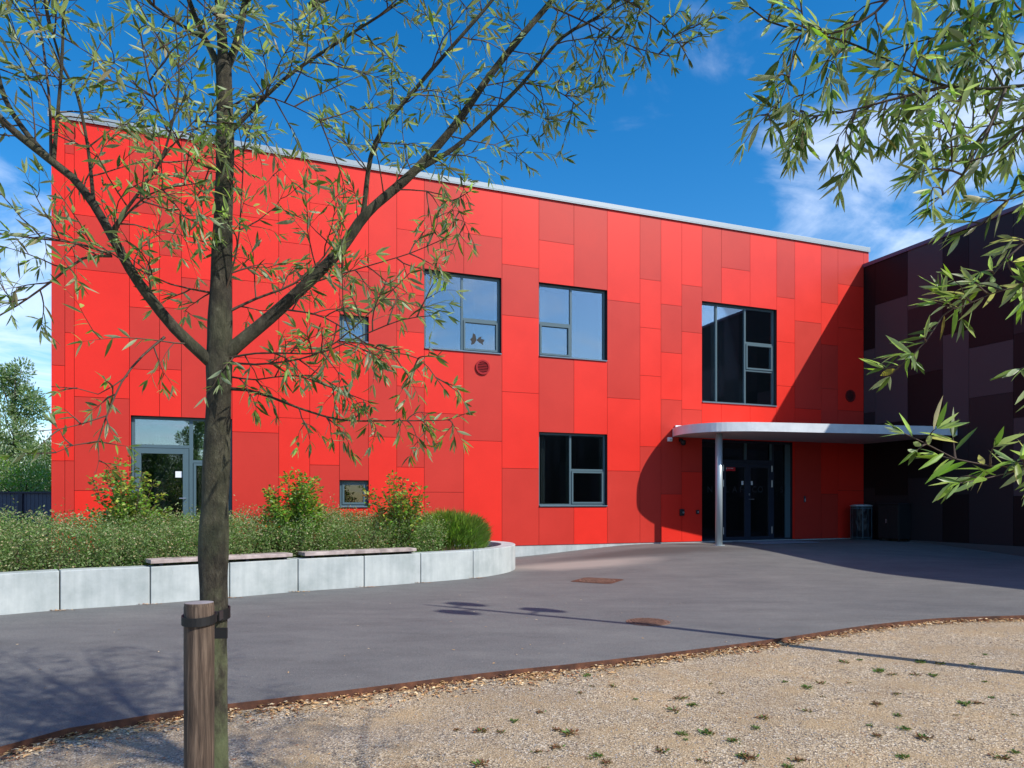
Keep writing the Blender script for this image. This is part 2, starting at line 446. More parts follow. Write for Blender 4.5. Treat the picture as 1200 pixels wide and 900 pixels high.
M['litter_a'] = mat('dry leaf tan', (.56, .34, .15), .8); M['litter_b'] = mat('dry leaf brown', (.30, .13, .06), .8); M['litter_c'] = mat('dry leaf pale', (.72, .55, .34), .8)
M['weed'] = leafmat('weed leaf', (.09, .17, .03), (.13, .2, .06), .2)
M['weed_red'] = leafmat('withered weed leaf', (.22, .10, .05), (.25, .16, .08), .2)
M['fence'] = mat('blue grey fence paint', (.055, .065, .10), .6)
M['fence_d'] = mat('dark fence post paint', (.02, .022, .04), .6)
M['pebble'] = mat('pebble', (.45, .40, .33), .8)
m = M['mat'] = mat('blue grey entrance mat', (.10, .115, .145), .9)
c, n = noise_ramp(m, coords(m), 90, [(.3, (.16, .19, .24)), (.7, (.27, .31, .38))], detail=2); lk(m, c, P(m).inputs['Base Color'])
m = M['bag'] = mat('black bin bag', (.010, .010, .014), .4, spec=.4)
n = nd(m, 'ShaderNodeTexNoise'); n.inputs['Scale'].default_value = 9; n.inputs['Detail'].default_value = 3; lk(m, coords(m, (1, 1, .5)), n.inputs['Vector'])
lk(m, bump(m, n.outputs[0], 1, .08), P(m).inputs['Normal'])

# ------------------------------------------------------------------ ground
BND = [(0, 877), (80, 855), (217, 833), (263, 827), (400, 811), (567, 790), (683, 778), (800, 764), (907, 750), (1007, 735), (1100, 725.5), (1200, 722)]
bw = [ground_at(px, py)[:2] for px, py in BND]
bw = [(-40, -6), (-20, -3), (-10, 0.2), (-6, 2.5), (-4.45, 3.85)] + bw + [(8.6, 9.6), (10.2, 8.9), (12.5, 7.2), (16, 4), (22, 1), (40, 0)]
def catmull(pts, step):
    out = []; P_ = [np.array(p, float) for p in pts]
    P_ = [2 * P_[0] - P_[1]] + P_ + [2 * P_[-1] - P_[-2]]
    for i in range(1, len(P_) - 2):
        p0, p1, p2, p3 = P_[i - 1:i + 3]; n = max(1, int(np.linalg.norm(p2 - p1) / step))
        for k in range(n):
            t = k / n
            out.append(.5 * ((2 * p1) + (-p0 + p2) * t + (2 * p0 - 5 * p1 + 4 * p2 - p3) * t * t + (-p0 + 3 * p1 - 3 * p2 + p3) * t ** 3))
    out.append(P_[-2]); return out
bw.sort()
BX = np.array([p[0] for p in catmull(bw, .2)]); BY = np.array([p[1] for p in catmull(bw, .2)])
def yb(x): return float(np.interp(x, BX, BY))
XS = np.concatenate([np.arange(-40, -12, 2.0), np.arange(-12, 14, .2), np.arange(14, 40.1, 2.0)])
def sheet(name, t_rows, zoff, far, mt):
    V = []; nx = len(XS); nt = len(t_rows)
    for x in XS:
        y0 = yb(x)
        for t in t_rows:
            y = y0 + (far - y0) * t
            V.append((x, y, T(x, y) + zoff))
    Fq = []
    for i in range(nx - 1):
        for j in range(nt - 1):
            a = i * nt + j; q = [a, a + nt, a + nt + 1, a + 1]
            Fq.append(q if far > 0 else q[::-1])
    return np_mesh(name, np.array(V), [np.array(Fq)], [np.zeros(len(Fq), int)], [mt], smooth=True)
rows_a = np.concatenate([np.linspace(0, .02, 4), np.linspace(.03, .55, 90), np.linspace(.6, 1, 8)])
tag(sheet('asphalt_forecourt', rows_a, 0, 42.0, M['asphalt']), kind='structure', label='grey asphalt forecourt in front of the red building')
rows_g = np.concatenate([np.linspace(0, .6, 60), np.linspace(.65, 1, 6)])
tag(sheet('gravel_ground', rows_g, -.05, -13.0, M['gravel']), kind='structure', label='sunlit beige gravel in the foreground')
g = MB(); E = 900
for (x0, x1, y0, y1) in ((-E, -40, -E, E), (40, E, -E, E), (-40, 40, 42, E), (-40, 40, -E, -13)):
    g.poly([(x0, y0, -.305), (x1, y0, -.305), (x1, y1, -.305), (x0, y1, -.305)])
tag(g.build('ground', M['ground']), kind='structure')

# rusty edging strip between asphalt and gravel
e_ = MB(); px_ = [p for p in zip(BX, BY) if -14 < p[0] < 16]
px_ = px_[::2]
for i in range(len(px_) - 1):
    (xa, ya), (xb, y_b) = px_[i], px_[i + 1]
    za, zb = T(xa, ya) + .012, T(xb, y_b) + .012
    j = .004 * math.sin(i * 1.7)
    e_.hexa([(xa, ya - .012, za - .3), (xb, y_b - .012, zb - .3), (xb, y_b, zb - .3), (xa, ya, za - .3)],
            [(xa, ya - .012, za), (xb, y_b - .012, zb), (xb, y_b, zb), (xa, ya, za)])
tag(e_.build('steel_edging', M['rust']), 'thin rusty steel edging strip curving between asphalt and gravel', 'edging')

# ------------------------------------------------------------------ sun direction (per metre of drop)
SUN = Vector((.9625, -.565, 1.0)).normalized()
elev = math.asin(SUN.z); az = math.atan2(SUN.x, SUN.y)

# ------------------------------------------------------------------ red building
red = empty('red_building', 'two storey school building clad in bright and dull red panels with pale coping', 'building', loc=F(11.4, -7, 0))
def under(o, root):       # parent while keeping the world coordinates of the mesh
    o.parent = root; o.matrix_parent_inverse = root.matrix_basis.inverted() if root.location.length else o.matrix_parent_inverse
    o.matrix_parent_inverse = __import__('mathutils').Matrix.Translation(-root.location)
    return o
def part(mb, name, mats, root, **kw):
    o = mb.build(name, mats, None, **kw); return under(o, root)

S_L = 22.8; TOPZ = 9.41; S_R = -.22
cols = [58, 76, 87, 151.7, 187, 212.6, 272, 326.7, 363, 397.8, 432, 465, 497.2, 543.5, 588.3, 631.6, 672.6, 711.7, 750, 774.6, 799, 822.7, 845.5, 879, 910.3, 931.5, 962.3, 982, 1011]
B_, L_, D_ = 'B', 'L', 'M'
spl = {58: [(0, 'B'), (248, 'M'), (428, 'B'), (540, 'M')],
 76: [(0, 'M'), (180, 'B'), (300, 'M'), (390, 'B'), (540, 'M')],
 87: [(0, 'B'), (255, 'M'), (318, 'B'), (466, 'M'), (575, 'B')],
 151.7: [(0, 'M'), (250, 'B'), (361, 'M'), (433, 'B'), (540, 'B')],
 187: [(0, 'B'), (220, 'M'), (300, 'B'), (361, 'M'), (433, 'B'), (540, 'B')],
 212.6: [(0, 'M'), (210, 'B'), (328, 'M')],
 272: [(0, 'L'), (255, 'B'), (330, 'L'), (420, 'B'), (506.7, 'M')],
 326.7: [(0, 'B'), (285, 'L'), (395, 'B'), (490, 'B'), (590, 'M')],
 363: [(0, 'L'), (240, 'B'), (370, 'L'), (430, 'B'), (545, 'M')],
 397.8: [(0, 'B'), (317, 'M'), (400, 'B'), (481, 'M'), (594.7, 'B')],
 432: [(0, 'L'), (318, 'M'), (420, 'M'), (512, 'B')],
 465: [(0, 'B'), (270, 'L'), (345, 'M'), (389, 'B'), (453, 'M'), (547.5, 'B')],
 497.2: [(0, 'M'), (408, 'B'), (484.6, 'M'), (576.8, 'M')],
 543.5: [(0, 'B'), (276, 'M'), (412, 'M'), (516.6, 'B')],
 588.3: [(0, 'B'), (312, 'M'), (371, 'B'), (460, 'B'), (549, 'M')],
 631.6: [(0, 'M'), (284, 'B'), (420, 'M'), (594, 'M')],
 672.6: [(0, 'M'), (422, 'B'), (594, 'B')],
 711.7: [(0, 'B'), (353.5, 'M'), (467, 'B'), (552, 'M')],
 750: [(0, 'M'), (328, 'B'), (384.5, 'B'), (440.5, 'B'), (523.5, 'M')],
 774.6: [(0, 'B'), (357.5, 'M'), (413.5, 'B'), (468.5, 'M'), (579, 'B')],
 799: [(0, 'B'), (335, 'M'), (389.5, 'L'), (480, 'M'), (553, 'B')],
 822.7: [(0, 'M'), (460, 'B')],
 845.5: [(0, 'M'), (315.5, 'B'), (460, 'B')],
 879: [(0, 'B'), (460, 'B')],
 910.3: [(0, 'M'), (349, 'B'), (401, 'B'), (452.5, 'B')],
 931.5: [(0, 'B'), (377.5, 'M'), (479, 'B'), (512, 'M')],
 962.3: [(0, 'M'), (355.5, 'B'), (404.5, 'M'), (455.5, 'M'), (512, 'B'), (579, 'M')],
 982: [(0, 'M'), (334.5, 'B'), (385, 'B'), (481.5, 'M'), (512, 'B'), (575, 'B')]}
# openings: name -> (px0, px1, y at left edge top, y at left edge bottom)
def opening(pa, pb, ytop, ybot):
    s1, z1 = fpt(pa, ytop); _, z0 = fpt(pa, ybot); s0, _ = fpt(pb, 500)
    return [s0, s1, z0, z1]
OP = {'raven': opening(497.6, 587.6, 315, 408.5), 'upper_mid': opening(631.9, 711.2, 330.5, 417.5), 'lower_mid': opening(631.9, 711.5, 506, 593.5),
      'tall': opening(822.9, 909.8, 352.5, 471.5), 'small_up': opening(398.2, 431.6, 368, 399.5), 'small_low': opening(398.6, 432, 562.5, 594.5),
      'left_door': opening(153.2, 271.7, 486.5, 650), 'entrance': opening(822.9, 929, 507, 640)}
OP['left_door'][2] = 0.0; OP['entrance'][2] = 0.0; OP['entrance'][3] = 3.06
OPL = list(OP.values())

def cut(rects, o):
    out = []
    for (a, b, c, d) in rects:
        x0, x1, y0, y1 = max(a, o[0]), min(b, o[1]), max(c, o[2]), min(d, o[3])
        if x0 >= x1 or y0 >= y1: out.append((a, b, c, d)); continue
        if c < y0: out.append((a, b, c, y0))
        if y1 < d: out.append((a, b, y1, d))
        if a < x0: out.append((a, x0, y0, y1))
        if x1 < b: out.append((x1, b, y0, y1))
    return [r for r in out if r[1] - r[0] > .012 and r[3] - r[2] > .012]

BASEZ = 0.03
pan = MB(); G_ = .0045
idx = {'B': 0, 'L': 1, 'M': 2}
for i in range(len(cols) - 1):
    p0, p1 = cols[i], cols[i + 1]; pm = (p0 + p1) / 2
    s1 = fpt(p0, 500)[0]; s0 = fpt(p1, 500)[0]
    if i == 0: s1 = S_L
    if i == len(cols) - 2: s0 = 0.0
    zz = [(TOPZ if y == 0 else fpt(pm, y)[1], c_) for y, c_ in spl[p0]]
    for j, (zt, c_) in enumerate(zz):
        zb = zz[j + 1][0] if j + 1 < len(zz) else BASEZ
        rc = [(s0 + G_, s1 - G_, zb + G_, zt - G_)]
        for o in OPL: rc = cut(rc, o)
        for a, b, c, d in rc: pan.sbox(a, b, -.012, 0, c, d, idx[c_])
pan.sbox(S_R, -G_, -.012, 0, 9.0, TOPZ - G_, 2)
# the left end wall's panels
for k in range(12):
    w0 = -1.25 * k
    zc = 9.41; r_ = random.Random(k)
    while zc > .1:
        h = r_.choice([1.4, 2.1, 2.8]); z0 = max(BASEZ, zc - h)
        pan.sbox(S_L - .012, S_L, w0 - 1.25 + G_, w0 - G_ - (.012 if k == 0 else 0), z0 + G_, zc - G_, r_.choice([0, 0, 1, 2])); zc = z0
part(pan, 'cladding', [M['red_bright'], M['red_soft'], M['red_mid']], red)

# solid wall with real openings behind the panels
wl = MB(); WF, WB = -.03, -.36
ss = sorted({S_L - .03, S_R} | {x for o in OPL for x in o[:2]}); zs = sorted({-.5, TOPZ} | {z for o in OPL for z in o[2:]})
solid = lambda s, z: not any(o[0] < s < o[1] and o[2] < z < o[3] for o in OPL)
for i in range(len(ss) - 1):
    for j in range(len(zs) - 1):
        a, b, c, d = ss[i], ss[i + 1], zs[j], zs[j + 1]
        if solid((a + b) / 2, (c + d) / 2):
            wl.poly([F(b, WF, c), F(a, WF, c), F(a, WF, d), F(b, WF, d)]); wl.poly([F(a, WB, c), F(b, WB, c), F(b, WB, d), F(a, WB, d)], 1)
for a, b, c, d in OPL:
    for q in ([F(a, WF, c), F(a, WB, c), F(a, WB, d), F(a, WF, d)], [F(b, WB, c), F(b, WF, c), F(b, WF, d), F(b, WB, d)],
              [F(a, WF, d), F(a, WB, d), F(b, WB, d), F(b, WF, d)], [F(b, WF, c), F(b, WB, c), F(a, WB, c), F(a, WF, c)]):
        wl.poly(q, 2)
DEEP = -15.0
for q in ([F(S_L - .03, WF, -.5), F(S_L - .03, WF, TOPZ), F(S_L - .03, DEEP, TOPZ), F(S_L - .03, DEEP, -.5)],
          [F(S_R, DEEP, -.5), F(S_R, DEEP, TOPZ), F(S_R, WF, TOPZ), F(S_R, WF, -.5)],
          [F(S_L - .03, DEEP, -.5), F(S_L - .03, DEEP, TOPZ), F(S_R, DEEP, TOPZ), F(S_R, DEEP, -.5)]):
    wl.poly(q)
part(wl, 'wall', [M['backing'], M['wall_in'], M['reveal']], red)
pl = MB(); pl.sbox(S_L - .05, .4, -.30, -.018, -.6, BASEZ - .004)
part(pl, 'plinth', M['concrete'], red)
rf = MB(); rf.sbox(S_L - .04, S_R + .04, DEEP + .02, WF - .01, TOPZ - .35, TOPZ - .02); part(rf, 'roof', M['roofing'], red)
cp = MB()
cp.sbox(S_L + .06, S_R - .03, -.42, .045, TOPZ + .002, TOPZ + .13); cp.sbox(S_L + .06, S_L - .35, DEEP, -.425, TOPZ + .002, TOPZ + .13)
cp.sbox(S_L + .06, S_R - .03, .030, .045, TOPZ - .03, TOPZ + .002)
part(cp, 'coping', M['coping'], red, bevel=.008)
# the rooms behind the windows
rm = MB()
for z0, z1 in ((.0, 3.55), (3.9, 9.0)):
    rm.sbox(S_L - .5, .1, -6.6, -6.5, z0 + .02, z1, 0)
    rm.sbox(S_L - .5, .1, -6.5, WB - .004, z1, z1 + .1, 0)
    rm.sbox(S_L - .5, .1, -6.5, WB - .004, z0 - .1, z0 + .012, 1)
for s in (7.15, 11.2, 15.2, 18.0, .6, 14.3):
    for z0, z1 in ((.02, 3.54), (3.92, 8.99)): rm.sbox(s, s + .12, -6.48, WB - .006, z0, z1, 0)
part(rm, 'interior', [M['wall_in'], M['floor_in']], red)

def bar(mb, s0, s1, z0, z1, w0=-.17, w1=-.10, m=0): mb.sbox(s0, s1, w0, w1, z0, z1, m)
def ring(mb, s0, s1, z0, z1, t, w0, w1, m=0):
    mb.sbox(s0, s1, w0, w1, z0, z0 + t, m); mb.sbox(s0, s1, w0, w1, z1 - t, z1, m)
    mb.sbox(s0, s0 + t, w0, w1, z0 + t, z1 - t, m); mb.sbox(s1 - t, s1, w0, w1, z0 + t, z1 - t, m)

def window(key, vs, hs, sashes, label=None, gl='glass', sill=True):
    """vs: mullion positions (fractions from the left); hs: {column: [heights from the top as fractions]}; sashes: [(column, row)]"""
    a, b, c, d = OP[key]; W = b - a; H = d - c; t = .055
    lft = lambda f: b - f * W
    fr = MB()
    ring(fr, a + .004, b - .004, c + .012, d - .004, t, -.19, -.115)
    for f in vs: bar(fr, lft(f) - t * .5, lft(f) + t * .5, c + .013 + t, d - .005 - t, -.19, -.117)
    edges = [0.0] + list(vs) + [1.0]
    inner = MB(); cells = []
    for i in range(len(edges) - 1):
        sR, sL = lft(edges[i + 1]), lft(edges[i])
        sR += t * .5 + .001 if edges[i + 1] < 1 else t + .004; sL -= t * .5 + .001 if edges[i] > 0 else t + .004
        ys = [0.0] + list(hs.get(i, [])) + [1.0]
        for y in hs.get(i, []): bar(fr, sR, sL, d - y * H - t * .5, d - y * H + t * .5, -.19, -.119)
        for j in range(len(ys) - 1):
            zt = d - ys[j] * H - (t * .5 + .001 if ys[j] > 0 else t + .004); zb = d - ys[j + 1] * H + (t * .5 + .001 if ys[j + 1] < 1 else t + .012)
            cells.append((i, j, sR, sL, zb, zt))
    o = part(fr, 'window', M['frame'], red)
    if label: o['label'] = label
    for i, j, sR, sL, zb, zt in cells:
        if (i, j) in sashes:
            sh = MB(); ring(sh, sR + .006, sL - .006, zb + .006, zt - .006, .048, -.18, -.095)
            q = sh.build('sash', M['frame'], None); q.parent = o
        pn = MB(); pn.sbox(sR - .004, sL + .004, -.158, -.150, zb - .004, zt + .004); q = pn.build('pane', M[gl], None); q.parent = o
    inn = MB()
    ring(inn, a + .002, b - .002, c + .002, d - .002, .08, -.33, -.20)
    for f in vs: inn.sbox(lft(f) - .035, lft(f) + .035, -.34, -.192, c + .084, d - .084)
    q = inn.build('inner_frame', M['inner_frame'], None); q.parent = o
    if sill:
        sl = MB(); sl.sbox(a + .004, b - .004, -.115, .035, c + .0, c + .028); q = sl.build('sill', M['sill'], None); q.parent = o
    return o
w1 = window('raven', [.495], {1: [.565]}, [(1, 1)], 'upper window with a bird silhouette in its lower right sash')
window('upper_mid', [.485], {0: [.53]}, [(0, 1)], 'upper window with opening sash at lower left')
window('lower_mid', [.475], {1: [.50]}, [(1, 1)], 'ground floor window with dark panes and opening sash at lower right', gl='glass_low')
window('tall', [.215, .60], {2: [.36, .64]}, [(2, 1)], 'tall upper window of three bays above the canopy')
window('small_up', [], {}, [(0, 0)], 'small square upper window')
window('small_low', [], {}, [(0, 0)], 'small square low window with a plant pot inside', gl='glass_low')

# bird silhouette stuck on the sash pane
a, b, c, d = OP['raven']; bs, bz = fpt(561.5, 398)
st = MB()
def scut(pts, w=-.1485, t=.002, cs=bs, cz=bz):
    f = [F(cs - x, w, cz + y) for x, y in pts]; r_ = [F(cs - x, w - t, cz + y) for x, y in pts]
    st.poly(f); st.poly(r_[::-1])
    for i in range(len(pts)):
        j = (i + 1) % len(pts); st.poly([f[j], f[i], r_[i], r_[j]])
scut([(-.17, -.12), (-.08, -.08), (-.02, .02), (-.06, .16), (-.12, .19), (-.14, .08), (-.20, .02), (-.16, -.02)])
scut([(-.02, .02), (.05, .10), (.12, .12), (.10, .06), (.20, .04), (.15, -.04), (.16, -.10), (.08, -.05), (.03, -.03)])
q = st.build('window_sticker', M['black']); q.parent = w1

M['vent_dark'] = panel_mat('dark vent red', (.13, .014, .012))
# round wall vents
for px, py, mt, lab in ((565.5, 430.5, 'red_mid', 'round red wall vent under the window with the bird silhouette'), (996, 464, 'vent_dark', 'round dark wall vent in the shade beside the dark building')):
    s, z = fpt(px, py); mb = MB()
    c0 = Vector(F(s, 0, z)); nrm = Vector((WX, WY, 0)); su = Vector((UX, UY, 0))
    def disc(mb, r0, r1, w0, w1, n=28):
        for k in range(n):
            a0, a1 = 2 * math.pi * k / n, 2 * math.pi * (k + 1) / n
            P0 = lambda a, r, w: c0 + su * math.cos(a) * r + Vector((0, 0, 1)) * math.sin(a) * r + nrm * w
            mb.poly([P0(a0, r0, w1), P0(a0, r1, w1), P0(a1, r1, w1), P0(a1, r0, w1)]); mb.poly([P0(a0, r1, w0), P0(a0, r1, w1), P0(a1, r1, w1), P0(a1, r1, w0)][::-1])
            mb.poly([P0(a0, r0, w0), P0(a0, r0, w1), P0(a1, r0, w1), P0(a1, r0, w0)])
    disc(mb, .15, .195, .002, .04)
    for k in range(7):
        zz = z - .126 + k * .042; hw = math.sqrt(max(0, .149 ** 2 - (zz - z) ** 2))
        mb.sbox(s - hw, s + hw, .004, .026, zz - .008, zz + .008)
    o = part(mb, 'vent', M[mt] if mt != 'red_mid' else panel_mat('vent red', (.34, .006, .010)), red); o['label'] = lab
    bk = MB(); disc(bk, .0, .149, .001, .0035); q = bk.build('vent_core', M['reveal'] if mt == 'vent_dark' else panel_mat('vent core red', (.10, .004, .006))); q.parent = o

# garden door at the left
a, b, c, d = OP['left_door']
sf = lambda px: fpt(px, 500, -.12)[0]
zf = lambda px, py: fpt(px, py, -.12)[1]
fr = MB(); t = .06
ring(fr, a + .004, b - .004, .014, d - .004, t, -.2, -.12)
sm = sf(224); zt = zf(190, 523); z2 = zf(240, 541)
bar(fr, sm - .04, sm + .04, .075, d - .065, -.2, -.118)
bar(fr, sm + .041, b - .066, zt - .035, zt + .035, -.2, -.116); bar(fr, a + .066, sm - .041, z2 - .03, z2 + .03, -.2, -.116)
o = part(fr, 'garden_door', M['frame'], red); o['label'] = 'blue grey glazed garden door behind the hedge'
lf = MB(); ring(lf, sm + .05, b - .072, .085, zt - .045, .12, -.19, -.10); q = lf.build('door_leaf', M['frame']); q.parent = o
sh = MB(); ring(sh, a + .072, sm - .05, .085, z2 - .04, .055, -.19, -.10); q = sh.build('sash', M['frame']); q.parent = o
for (x0, x1, y0, y1, gm) in ((sm + .04, b - .06, zt + .03, d - .06, 'glass'), (a + .06, sm - .04, z2 + .03, d - .06, 'glass'), (sm + .165, b - .187, .2, zt - .16, 'glass_low'), (a + .122, sm - .1, .135, z2 - .09, 'glass_low')):
    pn = MB(); pn.sbox(x0, x1, -.158, -.150, y0, y1); q = pn.build('pane', M[gm]); q.parent = o
hd = MB(); hs_, hz = sm + .11, zf(212, 584)
hd.tube([F(hs_, -.10, hz), F(hs_, -.045, hz), F(hs_ + .13, -.045, hz)], .011, 8); q = hd.build('handle', M['chrome']); q.parent = o
stc = MB(); ds, dz = fpt(209.5, 556, -.148); stc.sbox(ds - .07, ds + .07, -.149, -.146, dz - .07, dz + .07); q = stc.build('door_sticker', M['white'], bevel=.03); q.parent = o
inn = MB(); ring(inn, a + .002, b - .002, .02, d - .002, .07, -.33, -.205); q = inn.build('inner_frame', M['inner_frame']); q.parent = o
cu = MB()
for k in range(26):
    x = a + .25 + k * .055
    if 8 < k < 14: continue
    cu.sbox(x, x + .05, -.62 - .03 * (k % 2), -.57 - .03 * (k % 2), .05, 2.7)
q = cu.build('curtain', M['curtain']); q.parent = o

# entrance: glazed screen with double door, below the canopy
a, b, c, d = OP['entrance']; WE = -.14
se = lambda px: fpt(px, 500, WE)[0]; ze = lambda px, py: fpt(px, py, WE)[1]
fr = MB(); ring(fr, a + .004, b - .004, .013, d - .004, .06, -.24, WE)
sd0, sd1 = se(905.5), se(845.5); ztr = ze(875, 541.5)
bar(fr, sd0 - .05, sd0 + .05, .074, d - .065, -.24, WE - .002); bar(fr, sd1 - .05, sd1 + .05, .074, d - .065, -.24, WE - .002)
bar(fr, sd0 + .051, sd1 - .051, ztr - .06, ztr + .06, -.24, WE - .004)
smid = se(873); bar(fr, smid - .03, smid + .03, ztr + .061, d - .065, -.24, WE - .005)
ent = part(fr, 'entrance_screen', M['frame_dark'], red); ent['label'] = 'dark glazed entrance screen with double door under the canopy'
q = MB(); x0 = se(926); q.sbox(x0, se(919.5), WE - .001, WE + .03, .08, d - .07); q = q.build('mullion', M['frame']); q.parent = ent
for px in (873, 902.5):
    q = MB(); x0 = se(px); q.sbox(x0 - .055, x0 + .03, WE - .001, WE + .012, ztr + .07, d - .07); q = q.build('mullion', M['frame']); q.parent = ent
sp_ = se(876)
for x0, x1, nm in ((sp_ + .004, sd1 - .054, 'L'), (sd0 + .054, sp_ - .004, 'R')):
    lf = MB(); ring(lf, x0, x1, .03, ztr - .066, .10, -.21, WE + .015); q = lf.build('door_leaf', M['frame_dark']); q.parent = ent
    pn = MB(); pn.sbox(x0 + .098, x1 - .098, -.178, -.170, .12, ztr - .16); q = pn.build('pane', M['glass_door']); q.parent = ent
for x0, x1, y0, y1 in ((sd0 + .05, sd1 - .05, ztr + .055, d - .06), (a + .06, sd0 - .05, .07, d - .06), (sd1 + .05, b - .06, .07, d - .06)):
    pn = MB(); pn.sbox(x0, x1, -.178, -.170, y0, y1); q = pn.build('pane', M['glass_door']); q.parent = ent
for x0 in (sd0 + .052, sd1 - .052):
    for py in ((546, 553), (563, 571), (617, 625)):
        hg = MB(); hg.tube([F(x0, WE + .03, ze(905, py[0])), F(x0, WE + .03, ze(905, py[1]))], .014, 8); q = hg.build('hinge', M['chrome']); q.parent = ent
hd = MB(); hz = ze(878, 585)
hd.tube([F(sp_ - .05, WE + .01, hz), F(sp_ - .05, WE + .07, hz), F(sp_ - .19, WE + .07, hz)], .011, 8); q = hd.build('handle', M['chrome']); q.parent = ent
lc = MB(); z9 = ze(878, 579.5); lc.sbox(sp_ - .065, sp_ - .035, WE + .0155, WE + .03, z9 - .03, z9 + .03); q = lc.build('lock', M['chrome']); q.parent = ent
nt_ = MB(); n0, n1 = se(862.2), se(850.5); z1, z0 = ze(856, 546.3), ze(856, 551.8)
nt_.sbox(n0, n1, -.169, -.165, z0, z1, 0); nt_.sbox(n1 - .06, n1 - .02, -.165, -.164, z0 + .05, z1 - .05, 1)
for k in range(7): nt_.sbox(n1 - .12 - k * .028, n1 - .10 - k * .028, -.165, -.164, z0 + .065, z1 - .055 - .012 * (k % 2), 1)
q = nt_.build('notice', [M['signred'], M['white']]); q.parent = ent; q['label'] = 'red notice on the left door leaf'
for px in (870, 881):
    s_, z_ = fpt(px, 566, -.165); stk = MB(); stk.sbox(s_ - .035, s_ + .035, -.169, -.166, z_ - .06, z_ + .06); q = stk.build('door_sticker', M['white']); q.parent = ent
# faint lettering across the glass
for ch, px in (('N', 823 + 9), ('L', 852), ('A', 861), ('F', 868.5), ('C', 884), ('O', 891), ('S', 916)):
    cu_ = bpy.data.curves.new('letter', 'FONT'); cu_.body = ch; cu_.size = .27; cu_.align_x = 'CENTER'; cu_.extrude = .0008
    tmp = bpy.data.objects.new('tmp', cu_); me = bpy.data.meshes.new_from_object(tmp); bpy.data.objects.remove(tmp)
    me.name = 'lettering'; me.materials.clear(); me.materials.append(M['letters'])
    o = link('lettering', me); s_, z_ = fpt(px, 577, -.165)
    o.location = F(s_, -.166, z_); o.rotation_euler = (R(90), 0, math.atan2(-UY, -UX)); o.parent = ent
    bpy.context.view_layer.update()

# coloured accessories on the wall
def facething(name, label, cat, px, py): 
    s, z = fpt(px, py); return s, z, empty(name, label, cat, loc=F(s, .02, z))
s, z, t_ = facething('security_camera', 'black dome camera on the red wall tucked under the canopy', 'camera', 797, 517)
mb = MB(); mb.sbox(s - .05, s + .05, .001, .09, z - .02, z + .07); part(mb, 'bracket', M['black'], t_, bevel=.01)
mb = MB(); mb.lathe(F(s, .16, z - .05), [(.03, -.085), (.065, -.06), (.08, 0), (.08, .05), (.03, .07)], 16); part(mb, 'dome', M['black'], t_, smooth=True)
s, z, t_ = facething('alarm_box', 'small pale grey box on the red wall left of the camera', 'alarm', 784, 515)
mb = MB(); mb.sbox(s - .07, s + .07, .001, .08, z - .06, z + .06); part(mb, 'housing', M['white'], t_, bevel=.015)
mb = MB(); mb.sbox(s - .03, s + .03, .081, .10, z - .03, z + .0); part(mb, 'lens', M['steel'], t_, bevel=.005)
s, z, t_ = facething('key_box', 'black round key switch low on the red wall, the larger and left one', 'switch', 798.5, 600.5)
mb = MB(); mb.sbox(s - .075, s + .075, .001, .06, z - .10, z + .10); part(mb, 'housing', M['black'], t_, bevel=.02)
mb = MB(); mb.tube([F(s - .02, .06, z), F(s - .02, .09, z)], .03, 12); part(mb, 'lock', M['chrome'], t_)
s, z, t_ = facething('door_bell', 'small black bell button on the red wall nearest the entrance glass', 'doorbell', 817, 600)
mb = MB(); mb.sbox(s - .05, s + .05, .001, .04, z - .06, z + .06); part(mb, 'housing', M['black'], t_, bevel=.01)
mb = MB(); mb.tube([F(s, .04, z), F(s, .055, z)], .018, 12); part(mb, 'button', M['steel'], t_)
s, z, t_ = facething('door_opener_switch', 'slim grey switch on the shaded wall right of the entrance', 'switch', 942.5, 585)
mb = MB(); mb.sbox(s - .03, s + .03, .001, .035, z - .10, z + .10); part(mb, 'housing', M['frame_dark'], t_, bevel=.01)
mb = MB(); mb.sbox(s - .018, s + .018, .036, .045, z - .07, z + .02); part(mb, 'rocker', M['steel'], t_, bevel=.004)

# pot standing inside the small low window
s, z = fpt(413, 590, -.3); c_ = F(s, -.42, OP['small_low'][2] + .02)
t_ = empty('plant_pot', 'terracotta pot with a small plant inside the small low window', 'plant pot', loc=c_)
mb = MB(); mb.lathe(c_, [(.06, 0), (.085, .13), (.095, .13), (.095, .16), (.08, .16)], 16); part(mb, 'pot', M['terracotta'], t_)
lv = Leaves()
for k in range(40):
    a0 = random.uniform(0, 6.3); lv.add((c_[0], c_[1], c_[2] + .16), (math.cos(a0), math.sin(a0), random.uniform(.5, 2)), random.uniform(.1, .2), .035)
under(lv.build('foliage', [M['shrub_a']]), t_)
mb = MB(); mb.sbox(s - .35, s + .3, -.60, -.34, OP['small_low'][2] - .02, OP['small_low'][2] + .018); part(mb, 'inner_sill', M['wall_in'], red)

